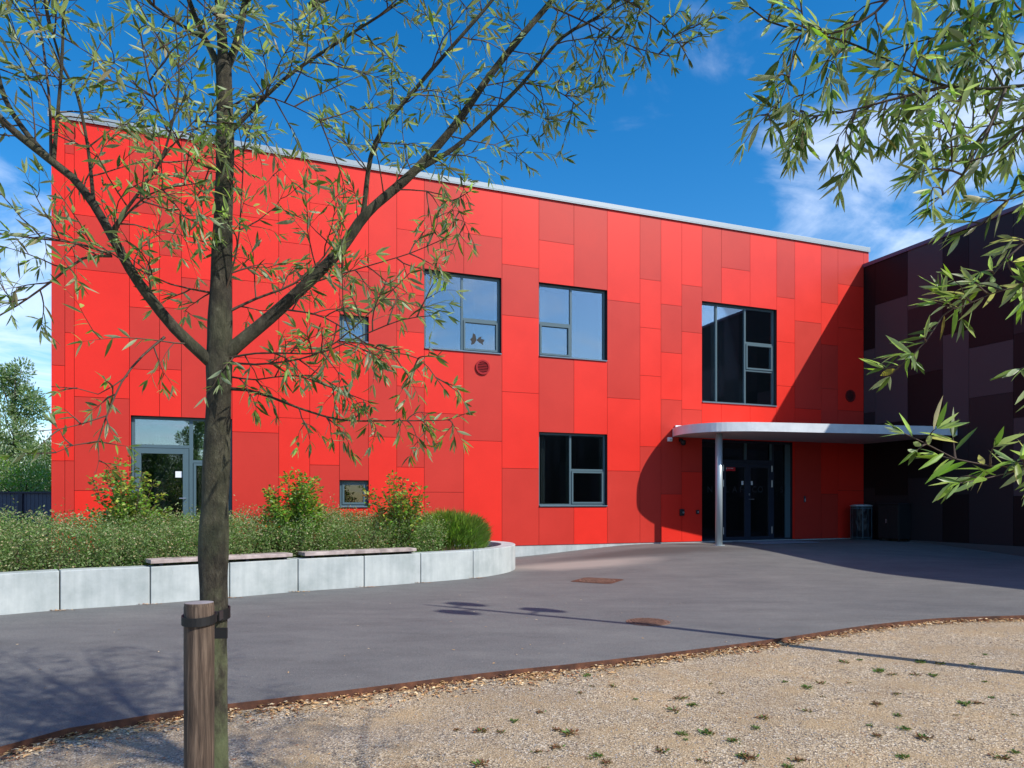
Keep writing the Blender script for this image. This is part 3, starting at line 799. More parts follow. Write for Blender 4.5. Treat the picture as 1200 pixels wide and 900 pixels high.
# ------------------------------------------------------------------ canopy
can = empty('entrance_canopy', 'flat white canopy with rounded left end on one steel column', 'canopy', loc=F(6.72, 1.35, 0))
outl = catmull([(7.33, .015), (7.50, .55), (7.46, 1.15), (7.10, 1.75), (6.50, 2.08), (5.81, 2.27), (4.11, 2.55), (2.0, 2.92), (.03, 3.27)], .12)
outl = [(float(s), float(w)) for s, w in outl] + [(.03, .015)]
mb = MB(); mb.prism([F(s, w, 0)[:2] for s, w in outl], 3.085, 3.33)
cano = part(mb, 'canopy_roof', [M['fascia']], can)
cano.data.materials.append(M['soffit'])
for p in cano.data.polygons:
    if p.normal.z < -.9: p.material_index = 1
mb = MB(); c0 = F(6.72, 1.35, 0)
mb.lathe((c0[0], c0[1], 0), [(.095, -.02), (.095, 3.083)], 24); part(mb, 'column', M['steel'], can, smooth=False)
for p in can.children[-1].data.polygons: p.use_smooth = len(p.vertices) == 4
mb = MB(); mb.lathe((c0[0], c0[1], 0), [(.16, -.005), (.16, .012)], 24); part(mb, 'base_plate', M['steel'], can)
mb = MB(); mb.sbox(7.25, .04, .016, .06, 3.332, 3.42); part(mb, 'flashing', M['fascia'], can)

# door mat
mt_ = MB(); mt_.sbox(se(918), se(852), .12, 1.35, .004, .018)
tag(mt_.build('door_mat', M['mat'], bevel=.004), 'large flat blue grey mat before the entrance doors', 'door mat')

# ------------------------------------------------------------------ dark building
dark = empty('dark_building', 'two storey wing clad in black and plum panels, in shade', 'building', loc=(CX - 5 * UX + 10 * WX, CY - 5 * UY + 10 * WY, 0))
DZ = 8.87
dcols = [1011.5, 1025.7, 1064, 1105, 1135.7, 1187.8]
dsp = {1011.5: [(0, 0), (409.7, 2), (483.6, 1), (510, 0), (572, 1)], 1025.7: [(0, 0), (352, 2), (495, 0), (580.5, 1)], 1064: [(0, 2), (358, 1), (436.5, 0), (506, 0), (560, 1)],
       1105: [(0, 0), (345, 0), (390, 2), (500, 1), (579.5, 0)], 1135.7: [(0, 1), (320, 0), (403, 2), (463, 1)]}
dpn = MB()
for i in range(5):
    w0 = dpt(dcols[i], 500)[0] if i else 0.012; w1_ = dpt(dcols[i + 1], 500)[0]; pm = (dcols[i] + dcols[i + 1]) / 2
    zz = [(DZ if y == 0 else dpt(pm, y)[1], c_) for y, c_ in dsp[dcols[i]]]
    for j, (zt, c_) in enumerate(zz):
        zb = zz[j + 1][0] if j + 1 < len(zz) else .04
        dpn.sbox(0, .012, w0 + G_, w1_ - G_, zb + G_, zt - G_, c_)
w0 = dpt(1187.8, 500)[0]; first = True; r_ = random.Random(5)
while w0 < 27:
    w1_ = w0 + r_.choice([.62, .95, 1.25]); zc = DZ
    hs_ = [5.30, 3.5, 1.45] if first else None
    if first:
        w1_ = w0 + 1.1
        for zt, zb, c_ in ((DZ, 5.6, 1), (5.6, 3.4, 0), (3.4, 1.35, 2), (1.35, .04, 0)): dpn.sbox(0, .012, w0 + G_, w1_ - G_, zb + G_, zt - G_, c_)
        first = False
    else:
        while zc > .05:
            zb = max(.04, zc - r_.choice([1.3, 1.9, 2.6, 3.2])); 
            if zb < .6: zb = .04
            dpn.sbox(0, .012, w0 + G_, w1_ - G_, zb + G_, zc - G_, r_.choice([0, 1, 2])); zc = zb
    w0 = w1_
WEND = w0
# side facing us never shows; end wall panels
part(dpn, 'cladding', [M['plum_black'], M['plum_dark'], M['plum_mid']], dark)
mb = MB(); mb.sbox(-.012, -12, .2, WEND - .002, -.5, DZ); mb.sbox(-.012, -.3, .0, .199, -.5, DZ); part(mb, 'wall', M['backing_dark'], dark)
mb = MB(); mb.sbox(.05, -.4, .0, WEND + .05, DZ + .002, DZ + .10); mb.sbox(.036, .05, .0, WEND, DZ - .02, DZ + .002); part(mb, 'roof_trim', M['plum_trim'], dark, bevel=.006)
mb = MB(); mb.sbox(-.4, -12, .0, WEND, DZ + .002, DZ + .04); part(mb, 'roof', M['roofing'], dark)
mb = MB(); mb.sbox(-.012, .022, .7, WEND - .01, -.4, .035); part(mb, 'plinth', M['roofing'], dark)

# ------------------------------------------------------------------ litter bin and cabinet
bx, by, _ = F(.66, .52, 0); z0 = T(bx, by)
bn = empty('litter_bin', 'round wire litter bin with a black bag and grey steel rings', 'bin', loc=(bx, by, z0))
mb = MB((bx, by, z0)); 
for zz in (.03, .09, 1.0, 1.05):
    ringp = [(bx + .30 * math.cos(a), by + .30 * math.sin(a), z0 + zz) for a in np.linspace(0, 2 * math.pi, 29)]
    mb.tube(ringp, .010 if zz < 1 else .016, 6, cap=False)
for k in range(12):
    a = k * math.pi / 6 + .2; mb.tube([(bx + .31 * math.cos(a), by + .31 * math.sin(a), z0 + .03), (bx + .31 * math.cos(a), by + .31 * math.sin(a), z0 + 1.03)], .005 if k % 4 else .015, 6)
o = mb.build('wire_frame', M['frame']); o.parent = bn; o.location = (0, 0, 0)
mb = MB((bx, by, z0)); mb.lathe((bx, by, z0), [(.24, .05), (.295, .12), (.285, .4), (.298, .7), (.285, .95), (.30, 1.03), (.28, 1.04), (.22, 1.0)], 20)
o = mb.build('bin_bag', M['bag'], smooth=True); o.parent = bn; o.location = (0, 0, 0)
mb = MB((bx, by, z0)); mb.lathe((bx, by, z0), [(.33, 1.065), (.335, 1.09), (.20, 1.125), (.08, 1.13)], 24); o = mb.build('lid', M['steel'], smooth=True); o.parent = bn; o.location = (0, 0, 0)

cb = empty('storage_cabinet', 'black cabinet standing against the dark wall beside the litter bin', 'cabinet', loc=F(.35, 1.35, 0))
mb = MB(); mb.sbox(.03, .52, 1.02, 1.78, .07, 1.13); part(mb, 'body', M['black'], cb, bevel=.01)
mb = MB(); mb.sbox(.521, .54, 1.05, 1.395, .1, 1.08); part(mb, 'door', M['black'], cb, bevel=.004)
mb = MB(); mb.sbox(.521, .54, 1.405, 1.75, .1, 1.08); part(mb, 'door', M['black'], cb, bevel=.004)
mb = MB(); mb.sbox(.541, .56, 1.33, 1.36, .55, .67); part(mb, 'handle', M['chrome'], cb)
mb = MB(); mb.sbox(.02, .56, 1.0, 1.80, 1.131, 1.16); part(mb, 'top', M['reveal'], cb, bevel=.006)
for a_, b_ in ((.06, 1.05), (.44, 1.05), (.06, 1.7), (.44, 1.7)):
    mb = MB(); mb.sbox(a_, a_ + .05, b_, b_ + .05, -.02, .07); part(mb, 'foot', M['black'], cb)

# ------------------------------------------------------------------ covers in the asphalt
def cover(px, py, r, name, label, square):
    X, Y, z = ground_at(px, py); z = T(X, Y)
    e0 = empty(name, label, 'manhole cover', loc=(X, Y, z))
    n = 32
    fr = MB((X, Y, z)); 
    slope = lambda x, y: (T(x + X, y + Y) - z)
    def pt(a, rr, h): x, y = rr * math.cos(a), rr * math.sin(a); return (X + x, Y + y, z + slope(x, y) + h)
    for k in range(n):
        a0, a1 = 2 * math.pi * k / n, 2 * math.pi * (k + 1) / n
        if square:
            q = lambda a: r * 1.12 / max(abs(math.cos(a + .5)), abs(math.sin(a + .5)))
        else: q = lambda a: r * 1.1
        fr.poly([pt(a0, r, .009), pt(a0, q(a0), .006), pt(a1, q(a1), .006), pt(a1, r, .009)])
        fr.poly([pt(a0, q(a0), .006), pt(a0, q(a0), -.03), pt(a1, q(a1), -.03), pt(a1, q(a1), .006)])
        fr.poly([pt(a1, r, .009), pt(a1, r, -.02), pt(a0, r, -.02), pt(a0, r, .009)])
    o = fr.build('frame', M['iron'] if not square else M['rust']); o.parent = e0; o.location = (0, 0, 0)
    ld = MB((X, Y, z)); rr = r - .008
    for k in range(n):
        a0, a1 = 2 * math.pi * k / n, 2 * math.pi * (k + 1) / n
        ld.poly([pt(0, 0, .010), pt(a0, rr, .010), pt(a1, rr, .010)])
    for i in range(-6, 7):
        for j in range(-6, 7):
            x, y = i * r / 6.5, j * r / 6.5 + (.5 * r / 6.5 if i % 2 else 0)
            if x * x + y * y < (rr * .9) ** 2:
                h = slope(x, y); hw = r * .045
                ld.box(X + x - hw, X + x + hw, Y + y - hw, Y + y + hw, z + h + .0105, z + h + .018)
    o = ld.build('lid', M['iron']); o.parent = e0; o.location = (0, 0, 0)
cover(759.5, 729, .25, 'manhole_cover', 'round rusty manhole cover in the asphalt, the nearer one by the gravel edge', False)
cover(700, 680.5, .36, 'manhole_cover', 'rusty cover in a square frame in the asphalt, the farther one toward the red wall', True)

# ------------------------------------------------------------------ concrete planter with benches
PO = [(-10.2, 6.7), (-9.3, 7.4), (-8.3, 8.15), (-7.17, 8.99), (-6.26, 9.77), (-5.31, 10.36), (-4.42, 11.05), (-3.57, 11.78), (-2.60, 12.42), (-1.69, 13.08), (-.76, 13.86), (-.28, 14.55), (.0, 15.3), (.07, 16.1), (-.1, 16.8), (-.6, 17.35), (-1.4, 17.45)]
pp = [np.array(p) for p in catmull(PO, .1)]
def cum(pts): return np.concatenate([[0], np.cumsum([np.linalg.norm(pts[i + 1] - pts[i]) for i in range(len(pts) - 1)])])
PD = cum(pp)
def path(t): return np.array([np.interp(t, PD, [p[0] for p in pp]), np.interp(t, PD, [p[1] for p in pp])])
def nrm_in(t):
    d = path(t + .05) - path(t - .05); d /= np.linalg.norm(d); return np.array([-d[1], d[0]])
joints = [PD[np.argmin([np.linalg.norm(p - np.array(q)) for p in pp])] for q in PO[:11]] + [PD[-1] - 3.1 * 1, PD[-1] - 2.0, PD[-1] - .95, PD[-1]]
joints = sorted(joints); PT, PB_, TH = .245, -.42, .32
planter = empty('concrete_planter', 'long low curved planter of pale concrete blocks before the red building', 'planter', loc=(-3.5, 12.6, -.3))
for k in range(len(joints) - 1):
    t0, t1 = joints[k] + .007, joints[k + 1] - .007
    n = max(2, int((t1 - t0) / .14)); mb = MB()
    ts = np.linspace(t0, t1, n + 1)
    o_ = [path(t) for t in ts]; i_ = [path(t) + nrm_in(t) * TH for t in ts]
    ol = [tuple(p) for p in o_] + [tuple(p) for p in i_[::-1]]
    mb.prism(ol, PB_, PT)
    part(mb, 'wall_block', M['concrete'], planter, bevel=.012)
fl = [F(s, .06, 0)[:2] for s in (13.4, 23.6)]
inner = [tuple(path(t) + nrm_in(t) * (TH - .05)) for t in np.linspace(joints[0], joints[-1], 70)]
mb = MB(); mb.prism(inner + [fl[0], fl[1]], -.35, .12); part(mb, 'soil', M['soil'], planter)

def bench(px0, px1, lab):
    f = lambda px: PD[np.argmin([abs(600 + FPX * p[0] / p[1] - px) if p[1] < 15 else 1e9 for p in pp])]
    t0, t1 = f(px0), f(px1); tm = (t0 + t1) / 2
    bt = empty('wall_bench', lab, 'bench', 'timber bench tops on the concrete planter', loc=(*path(tm), PT))
    A, Bp = path(t0), path(t1); d = (Bp - A); L = np.linalg.norm(d); d /= L; nn = np.array([-d[1], d[0]])
    off = 0.0
    for k in range(3):
        q0 = A + nn * (-.03 + k * .14); q1 = Bp + nn * (-.03 + k * .14); q2 = q1 + nn * .13; q3 = q0 + nn * .13
        mb = MB(); mb.prism([tuple(q0), tuple(q1), tuple(q2), tuple(q3)], PT + .045, PT + .102); part(mb, 'slat', M['bench'], bt, bevel=.006)
    for fr_ in (.06, .35, .65, .94):
        q0 = A + d * L * fr_ + nn * .02; q1 = q0 + d * .05; q2 = q1 + nn * .34; q3 = q0 + nn * .34
        mb = MB(); mb.prism([tuple(q0), tuple(q1), tuple(q2), tuple(q3)], PT - .002, PT + .044); part(mb, 'bracket', M['frame_dark'], bt)
bench(177, 343, 'weathered timber bench top on the planter, passing behind the tree trunk')
bench(353, 487, 'weathered timber bench top on the planter, the right one near the feathery grass')

# ------------------------------------------------------------------ planting in the bed
def in_bed(t, depth): return path(t) + nrm_in(t) * (TH + depth)
lv = Leaves(); stems = MB(); rng = random.Random(11)
t_end = PD[np.argmin([np.linalg.norm(p - np.array((-1.15, 13.5))) for p in pp])]
def hnoise(x, y, k=1.0): return mnoise.noise(Vector((x * k, y * k, 3.3)))
for k in range(9500):
    t = rng.uniform(.5, t_end); dep = rng.uniform(0, 1) ** 1.15 * 2.0
    p = in_bed(t, dep)
    if WX * (p[0] - CX) + WY * (p[1] - CY) < .25: continue
    h = (.66 + .17 * min(1, dep / .5) + .16 * hnoise(p[0], p[1], .9) + .1 * hnoise(p[0], p[1], 3)) * rng.uniform(.82, 1.12)
    if rng.random() < .04: h *= 1.22
    lean = Vector((rng.gauss(0, .08), rng.gauss(0, .08) - .05, 1)).normalized()
    if dep < .3: lean = (lean + Vector((-nrm_in(t)[0], -nrm_in(t)[1], 0)) * .22).normalized()
    tone = hnoise(p[0] + 9, p[1], .8) + rng.gauss(0, .15)
    n = 18
    for j in range(n):
        f_ = (j + rng.random()) / n
        q = Vector((p[0], p[1], .12)) + lean * h * (.05 + .95 * f_)
        a = rng.uniform(0, 6.283); r_ = rng.uniform(.005, .05)
        dr = Vector((math.cos(a), math.sin(a), rng.uniform(.2, 1.2)))
        m_ = 0 if rng.random() < .5 - tone * .3 else 1
        if rng.random() < .07 + max(0, tone) * .12: m_ = 2
        lv.add(tuple(q + dr * r_), tuple(dr), rng.uniform(.03, .052), rng.uniform(.015, .026), m_)
hedge = empty('hedge', 'low small leaved hedge filling the planter behind the concrete wall', 'hedge', loc=(-4.5, 12, .12))
under(lv.build('foliage', [M['hedge_a'], M['hedge_b'], M['hedge_c']], fine=False, flat=.3), hedge)
for k in range(500):
    t = rng.uniform(.5, t_end); p = in_bed(t, rng.uniform(0, 1.9)); h = rng.uniform(.35, .62)
    stems.tube([(p[0], p[1], .1), (p[0] + rng.gauss(0, .04), p[1] + rng.gauss(0, .04), .12 + h)], [.008, .003], 4, cap=False)
part(stems, 'branches', M['twig'], hedge)

def shrub(name, label, px, Y, zt, wpx, seed, mats, n_st, per, droop=.0, group=None, leafl=(.05, .08), basez=.12, spread=1.0):
    rng = random.Random(seed); X = (px - 600) / FPX * Y; W = wpx * Y / FPX * .5; H = zt - basez
    root = empty(name, label, 'shrub', group, loc=(X, Y, basez)); st = MB(); lv = Leaves()
    for k in range(n_st):
        a = rng.uniform(0, 6.283); rad = W * math.sqrt(rng.random()) * spread
        hh = H * rng.uniform(.5, 1.0) * (1 - .25 * (rad / W) ** 2)
        tip = Vector((X + rad * math.cos(a), Y + rad * math.sin(a), basez + hh))
        mid = Vector((X + rad * .45 * math.cos(a), Y + rad * .45 * math.sin(a), basez + hh * .55))
        base = Vector((X + rng.gauss(0, .05), Y + rng.gauss(0, .05), basez - .02))
        pts = [base.lerp(mid, .5) + Vector((rng.gauss(0, .02), rng.gauss(0, .02), 0)), mid, mid.lerp(tip, .5) + Vector((rng.gauss(0, .04), rng.gauss(0, .04), 0)), tip]
        st.tube([base] + pts, [.010, .008, .006, .004, .002], 5, cap=False)
        full = [base] + pts
        for j in range(per):
            f_ = 1 - rng.random() ** 1.1 * .72; i = f_ * 4; i0 = min(3, int(i)); q = full[i0].lerp(full[i0 + 1], i - i0)
            a = rng.uniform(0, 6.283); rr = rng.uniform(.0, .13) * (1.15 - f_ * .6)
            d_ = Vector((math.cos(a), math.sin(a), rng.uniform(-.2, .9)))
            b_ = q + d_ * rr
            x_ = rng.random(); m_ = 0 if x_ < .65 else 1 if x_ < .92 else 2
            if f_ > .88 and rng.random() < .35: m_ = 2 if rng.random() < .6 else 3
            elif rng.random() < .015: m_ = 3
            L = rng.uniform(*leafl); lv.add(tuple(b_), tuple(d_), L, L * .62, m_)
    part(st, 'branches', M['twig'], root)
    under(lv.build('foliage', mats, flat=.5), root)
SM = [M['shrub_a'], M['shrub_b'], M['shrub_c'], M['shrub_c']]
shrub('garden_shrub', 'bushy light green shrub in front of the blue garden door', 153, 11.7, 2.05, 92, 3, SM, 44, 90)
shrub('garden_shrub', 'dense yellow green shrub just right of the tree trunk', 347, 12.7, 1.88, 80, 5, [M['shrub_a'], M['shrub_a'], M['shrub_c'], M['shrub_a']], 42, 110)
shrub('garden_shrub', 'open shrub with reddish and yellow shoot tips right of the small low window', 468, 13.5, 1.88, 84, 8, [M['shrub_a'], M['shrub_b'], M['shrub_c'], M['shrub_d']], 34, 70)
shrub('garden_shrub', 'dark low shrub at the foot of the yellow green shrub', 318, 12.2, 1.05, 60, 9, [M['shrub_b'], M['shrub_b'], M['shrub_a'], M['shrub_d']], 18, 50)

# feathery grass
lv = Leaves(); rng = random.Random(4); gx, gy = -1.22, 14.75
for k in range(12000):
    a = rng.uniform(0, 6.283); r0 = math.sqrt(rng.random()); el_ = rng.random()
    dome = math.sqrt(max(0, 1 - r0 * r0)); hh = .27 + .47 * dome ** .7 + .10 * mnoise.noise(Vector((math.cos(a) * r0 * 3, math.sin(a) * r0 * 3, 1)))
    x_, y_ = gx - .08 + .74 * r0 * math.cos(a) * (1 + .12 * mnoise.noise(Vector((math.cos(a) * 2, math.sin(a) * 2, 5)))), gy + .60 * r0 * math.sin(a); z_ = .12 + hh * el_ ** .55
    d_ = Vector((math.cos(a) * r0 * 1.0 + rng.gauss(0, .42), math.sin(a) * r0 * .8 + rng.gauss(0, .35), 1.15))
    lv.add((x_, y_, z_), tuple(d_), rng.uniform(.08, .30), .0055, 0 if rng.random() < .85 else 1)
gr = empty('ornamental_grass', 'rounded clump of feathery green grass at the right end of the planter', 'grass clump', loc=(gx, gy, .12))
under(lv.build('blades', [M['grass'], M['shrub_a']], fine=False), gr)

# ------------------------------------------------------------------ trees
def smooth_path(ctrl, step=.05):
    return [Vector(p) for p in catmull(ctrl, step)]

def twig_leaves(lv, pts, rng, leafL, leafW, spacing, start=.15, mats=(0, 1, 2), pm=(.80, .10, .10), tuft=5):
    if len(pts) < 2: return
    L = [0]
    for i in range(len(pts) - 1): L.append(L[-1] + (pts[i + 1] - pts[i]).length)
    tot = L[-1]; d = tot * start; side = 1
    while d < tot:
        i = max(k for k in range(len(L)) if L[k] <= d); i = min(i, len(pts) - 2)
        f_ = (d - L[i]) / max(1e-6, L[i + 1] - L[i]); q = pts[i].lerp(pts[i + 1], f_); tg = (pts[i + 1] - pts[i]).normalized()
        rv = Vector((rng.gauss(0, 1), rng.gauss(0, 1), rng.gauss(0, 1))); rv = (rv - tg * rv.dot(tg)).normalized()
        dr = tg * rng.uniform(.5, 1.3) + rv * .9 + Vector((0, 0, rng.uniform(-.45, .15)))
        x_ = rng.random(); m_ = mats[0] if x_ < pm[0] else mats[1] if x_ < pm[0] + pm[1] else mats[2]
        l = rng.uniform(*leafL) * (.75 + .3 * math.sin(math.pi * min(1, d / tot)))
        lv.add(tuple(q), tuple(dr), l, l * rng.uniform(*leafW), m_)
        d += spacing * rng.uniform(.6, 1.4)
    tg = (pts[-1] - pts[-2]).normalized()
    for k in range(tuft):
        rv = Vector((rng.gauss(0, 1), rng.gauss(0, 1), rng.gauss(0, 1)))
        l = rng.uniform(*leafL) * .8; lv.add(tuple(pts[-1]), tuple(tg + rv * .35), l, l * rng.uniform(*leafW), mats[2] if rng.random() < .3 else mats[0])

def make_twig(tw, lv, p, d, length, rng, r0, leafL, leafW, spacing, level=1, droop=.25, sub=3, up=.15, pm=(.80, .10, .10)):
    pts = [p.copy()]; n = 6; v = d.normalized()
    for k in range(n):
        v = (v + Vector((rng.gauss(0, .13), rng.gauss(0, .13), rng.gauss(0, .1) + up - droop * k / n))).normalized()
        pts.append(pts[-1] + v * length / n)
    tw.tube(pts, [r0 * (1 - .8 * i / n) for i in range(n + 1)], 5, cap=False)
    twig_leaves(lv, pts, rng, leafL, leafW, spacing, start=.2 if level > 1 else .35, pm=pm, tuft=4)
    if level < 2:
        for k in range(sub):
            i = rng.randint(1, n - 1); tg = (pts[i + 1] - pts[i]).normalized()
            rv = Vector((rng.gauss(0, 1), rng.gauss(0, 1), rng.gauss(0, 1))); rv = (rv - tg * rv.dot(tg)).normalized()
            make_twig(tw, lv, pts[i], tg * .8 + rv * .8, length * rng.uniform(.35, .65), rng, r0 * .55, leafL, leafW, spacing, level + 1, droop, 0, up, pm)

def clothe(tw, lv, pts, n, rng, length=(.25, .5), start=.1, r0=.004, leafL=(.042, .08), leafW=(.15, .21), spacing=.027, sub=2, up=.12, droop=.2, forward=.5, pm=(.80, .10, .10)):
    for k in range(n):
        f_ = start + (1 - start) * (k + rng.random()) / n; i = min(len(pts) - 2, int(f_ * (len(pts) - 1)))
        tg = (pts[i + 1] - pts[i]).normalized(); rv = Vector((rng.gauss(0, 1), rng.gauss(0, 1), rng.gauss(0, 1))); rv = (rv - tg * rv.dot(tg)).normalized()
        make_twig(tw, lv, pts[i], tg * forward + rv + Vector((0, 0, up)), rng.uniform(*length), rng, r0, leafL, leafW, spacing, 1, droop, sub, up * .3, pm)

wil = random.Random(21)
X0, Y0 = at(250, 700, 2.75)[:2]
willow = empty('willow_tree', 'young willow tree with grey brown trunk standing in the gravel before the facade', 'tree', loc=(X0, Y0, -.6))
tk = MB()
tctrl = [at(256, 1130, 2.75), at(254, 980, 2.75), at(253, 860, 2.75), at(251, 720, 2.75), at(250, 650, 2.75), at(253, 560, 2.75), at(256, 480, 2.75), at(257, 420, 2.75), at(259, 330, 2.76), at(262, 240, 2.78), at(264, 160, 2.8), at(262, 75, 2.82)]
trad = [.070, .054, .043, .047, .055, .050, .047, .048, .041, .036, .033, .029]
tp = smooth_path(tctrl, .03)
tr_ = [float(np.interp(p.z, [c_[2] for c_ in tctrl], trad)) * (1 + .10 * mnoise.noise(p * 7)) for p in tp]
tk.tube(tp, tr_, 20)
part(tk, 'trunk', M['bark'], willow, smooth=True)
LIMBS = []   # (control points [(px,py,Y)], r0, r1, twig count)
def limb(pts, r0, r1, n=0, **kw): LIMBS.append((smooth_path([at(*p) for p in pts], .05), r0, r1, n, kw))
limb([(256, 432, 2.75), (240, 418, 2.72), (205, 385, 2.68), (175, 348, 2.66), (152, 315, 2.64), (133, 280, 2.62), (110, 240, 2.6), (85, 208, 2.58), (62, 190, 2.56), (20, 157, 2.52), (-20, 118, 2.48), (-70, 60, 2.42)], .030, .012, 9)
limb([(62, 190, 2.56), (34, 160, 2.57), (6, 116, 2.6), (-8, 60, 2.62), (-15, 0, 2.64), (-20, -80, 2.66)], .014, .006, 9)
limb([(262, 418, 2.75), (278, 404, 2.76), (330, 360, 2.80), (395, 297, 2.86), (430, 250, 2.9), (483, 203, 2.95), (533, 147, 3.0), (573, 90, 3.05), (613, 40, 3.1), (647, 0, 3.14), (700, -70, 3.2), (740, -140, 3.25)], .034, .010, 13)
limb([(425, 256, 2.9), (440, 167, 2.84), (493, 97, 2.8), (540, 43, 2.76), (577, 0, 2.74), (620, -60, 2.7), (650, -130, 2.7)], .014, .005, 15)
limb([(483, 203, 2.95), (533, 173, 2.98), (573, 137, 3.02), (613, 97, 3.06), (660, 43, 3.1), (700, 20, 3.12), (745, -20, 3.16)], .014, .006, 11)
limb([(640, 5, 3.1), (690, 28, 3.08), (725, 48, 3.05), (758, 60, 3.02), (785, 66, 3.0)], .006, .002, 9, length=(.14, .28))
limb([(660, -15, 3.05), (720, -5, 3.02), (762, 18, 2.99), (790, 42, 2.96), (806, 68, 2.95)], .006, .002, 8, length=(.12, .24))
limb([(613, 97, 3.06), (650, 105, 3.05), (672, 120, 3.04), (688, 135, 3.04)], .004, .002, 5, length=(.12, .25))
limb([(63, 186, 2.56), (72, 80, 2.54), (75, 0, 2.52), (78, -90, 2.5)], .010, .004, 5)
limb([(60, 186, 2.56), (58, 120, 2.6), (50, 50, 2.63), (40, 0, 2.66), (30, -70, 2.7)], .008, .003, 5)
limb([(110, 240, 2.6), (103, 173, 2.6), (90, 110, 2.58), (73, 77, 2.56), (55, 10, 2.55), (45, -60, 2.5)], .010, .004, 7)
limb([(130, 272, 2.62), (150, 243, 2.6), (187, 190, 2.56), (203, 140, 2.54), (210, 95, 2.52), (205, 20, 2.5)], .009, .003, 9)
limb([(187, 190, 2.56), (215, 155, 2.55), (240, 130, 2.54)], .005, .002, 3)
limb([(130, 298, 2.63), (90, 285, 2.58), (50, 280, 2.52), (0, 274, 2.46), (-40, 265, 2.4)], .007, .003, 6, length=(.15, .35))
limb([(131, 300, 2.63), (97, 303, 2.62), (60, 330, 2.62), (20, 358, 2.62), (-20, 380, 2.62)], .007, .003, 6, length=(.15, .32))
limb([(130, 285, 2.63), (140, 262, 2.6), (165, 235, 2.55), (190, 222, 2.5), (230, 215, 2.45)], .006, .002, 6, length=(.15, .32))
limb([(193, 395, 2.68), (167, 417, 2.62), (143, 447, 2.56), (123, 493, 2.52), (115, 517, 2.5)], .006, .003, 2, length=(.1, .2), sub=1)
limb([(150, 440, 2.58), (115, 462, 2.52), (90, 455, 2.48), (60, 453, 2.45)], .003, .0015, 3, length=(.08, .16), sub=0)
limb([(115, 517, 2.5), (85, 522, 2.46), (66, 530, 2.44), (50, 516, 2.42)], .003, .0015, 3, length=(.08, .15), sub=0)
limb([(115, 517, 2.5), (116, 540, 2.5), (112, 555, 2.5)], .002, .001, 2, length=(.05, .1), sub=0)
limb([(125, 487, 2.52), (95, 497, 2.47), (70, 503, 2.43), (45, 505, 2.4)], .003, .0015, 3, length=(.08, .15), sub=0)
limb([(247, 343, 2.75), (200, 333, 2.68), (157, 313, 2.6), (120, 290, 2.55)], .005, .002, 5, length=(.12, .25))
limb([(262, 455, 2.75), (290, 457, 2.76), (317, 465, 2.78), (350, 478, 2.8), (400, 492, 2.82), (460, 493, 2.84), (525, 492, 2.86), (545, 485, 2.87)], .009, .002, 8, length=(.10, .24), start=.25, up=-.15, droop=.35, pm=(.45, .45, .1))
limb([(260, 421, 2.75), (300, 414, 2.7), (340, 414, 2.66), (377, 413, 2.63), (420, 395, 2.6), (470, 375, 2.57), (505, 370, 2.55)], .006, .002, 9, length=(.12, .28), up=-.02, droop=.25)
limb([(262, 424, 2.75), (300, 427, 2.72), (350, 421, 2.7), (380, 410, 2.68), (410, 388, 2.66), (450, 350, 2.64), (480, 320, 2.62)], .006, .002, 8, length=(.12, .3))
limb([(260, 440, 2.75), (300, 445, 2.78), (345, 440, 2.8), (390, 455, 2.83), (430, 470, 2.85)], .005, .002, 6, length=(.1, .24), up=-.1)
limb([(262, 368, 2.75), (300, 350, 2.78), (345, 332, 2.8), (380, 300, 2.83), (400, 262, 2.85)], .007, .003, 7, length=(.15, .32))
limb([(262, 350, 2.75), (278, 290, 2.7), (283, 230, 2.66), (285, 180, 2.62), (280, 150, 2.6)], .006, .002, 8, length=(.15, .3))
limb([(370, 330, 2.83), (430, 312, 2.82), (480, 297, 2.8), (520, 280, 2.78)], .004, .002, 7, length=(.12, .26))
limb([(460, 222, 2.92), (500, 224, 2.9), (530, 235, 2.88), (545, 262, 2.87), (555, 285, 2.86)], .004, .0015, 6, length=(.1, .2), up=-.15, pm=(.55, .3, .15))
limb([(330, 362, 2.8), (380, 372, 2.74), (440, 408, 2.7), (490, 420, 2.66), (520, 455, 2.62)], .005, .002, 8, length=(.1, .25), up=-.1)
limb([(265, 160, 2.8), (333, 93, 2.84), (400, 47, 2.88), (467, 3, 2.92), (520, -45, 2.96)], .012, .004, 13)
limb([(262, 130, 2.8), (300, 112, 2.72), (345, 125, 2.65), (390, 150, 2.6)], .006, .002, 8)
limb([(262, 85, 2.82), (248, 60, 2.84), (233, 30, 2.86), (218, -10, 2.88), (195, -80, 2.9), (160, -170, 2.95)], .016, .007, 11)
limb([(262, 80, 2.82), (260, 40, 2.8), (257, 0, 2.78), (255, -90, 2.76), (250, -220, 2.72), (255, -340, 2.7)], .026, .010, 18)
limb([(264, 82, 2.82), (276, 55, 2.85), (285, 15, 2.9), (296, -40, 2.95), (330, -140, 3.05), (370, -260, 3.15)], .020, .008, 15)
limb([(240, 45, 2.86), (200, 22, 2.8), (160, -10, 2.74), (110, -50, 2.66)], .010, .004, 10)
limb([(290, 0, 2.9), (350, -40, 2.8), (420, -80, 2.7), (490, -110, 2.6)], .010, .004, 12)
limb([(260, 200, 2.79), (230, 190, 2.7), (195, 150, 2.62), (175, 95, 2.56), (165, 40, 2.5)], .007, .003, 9)
tw = MB(); lv = Leaves()
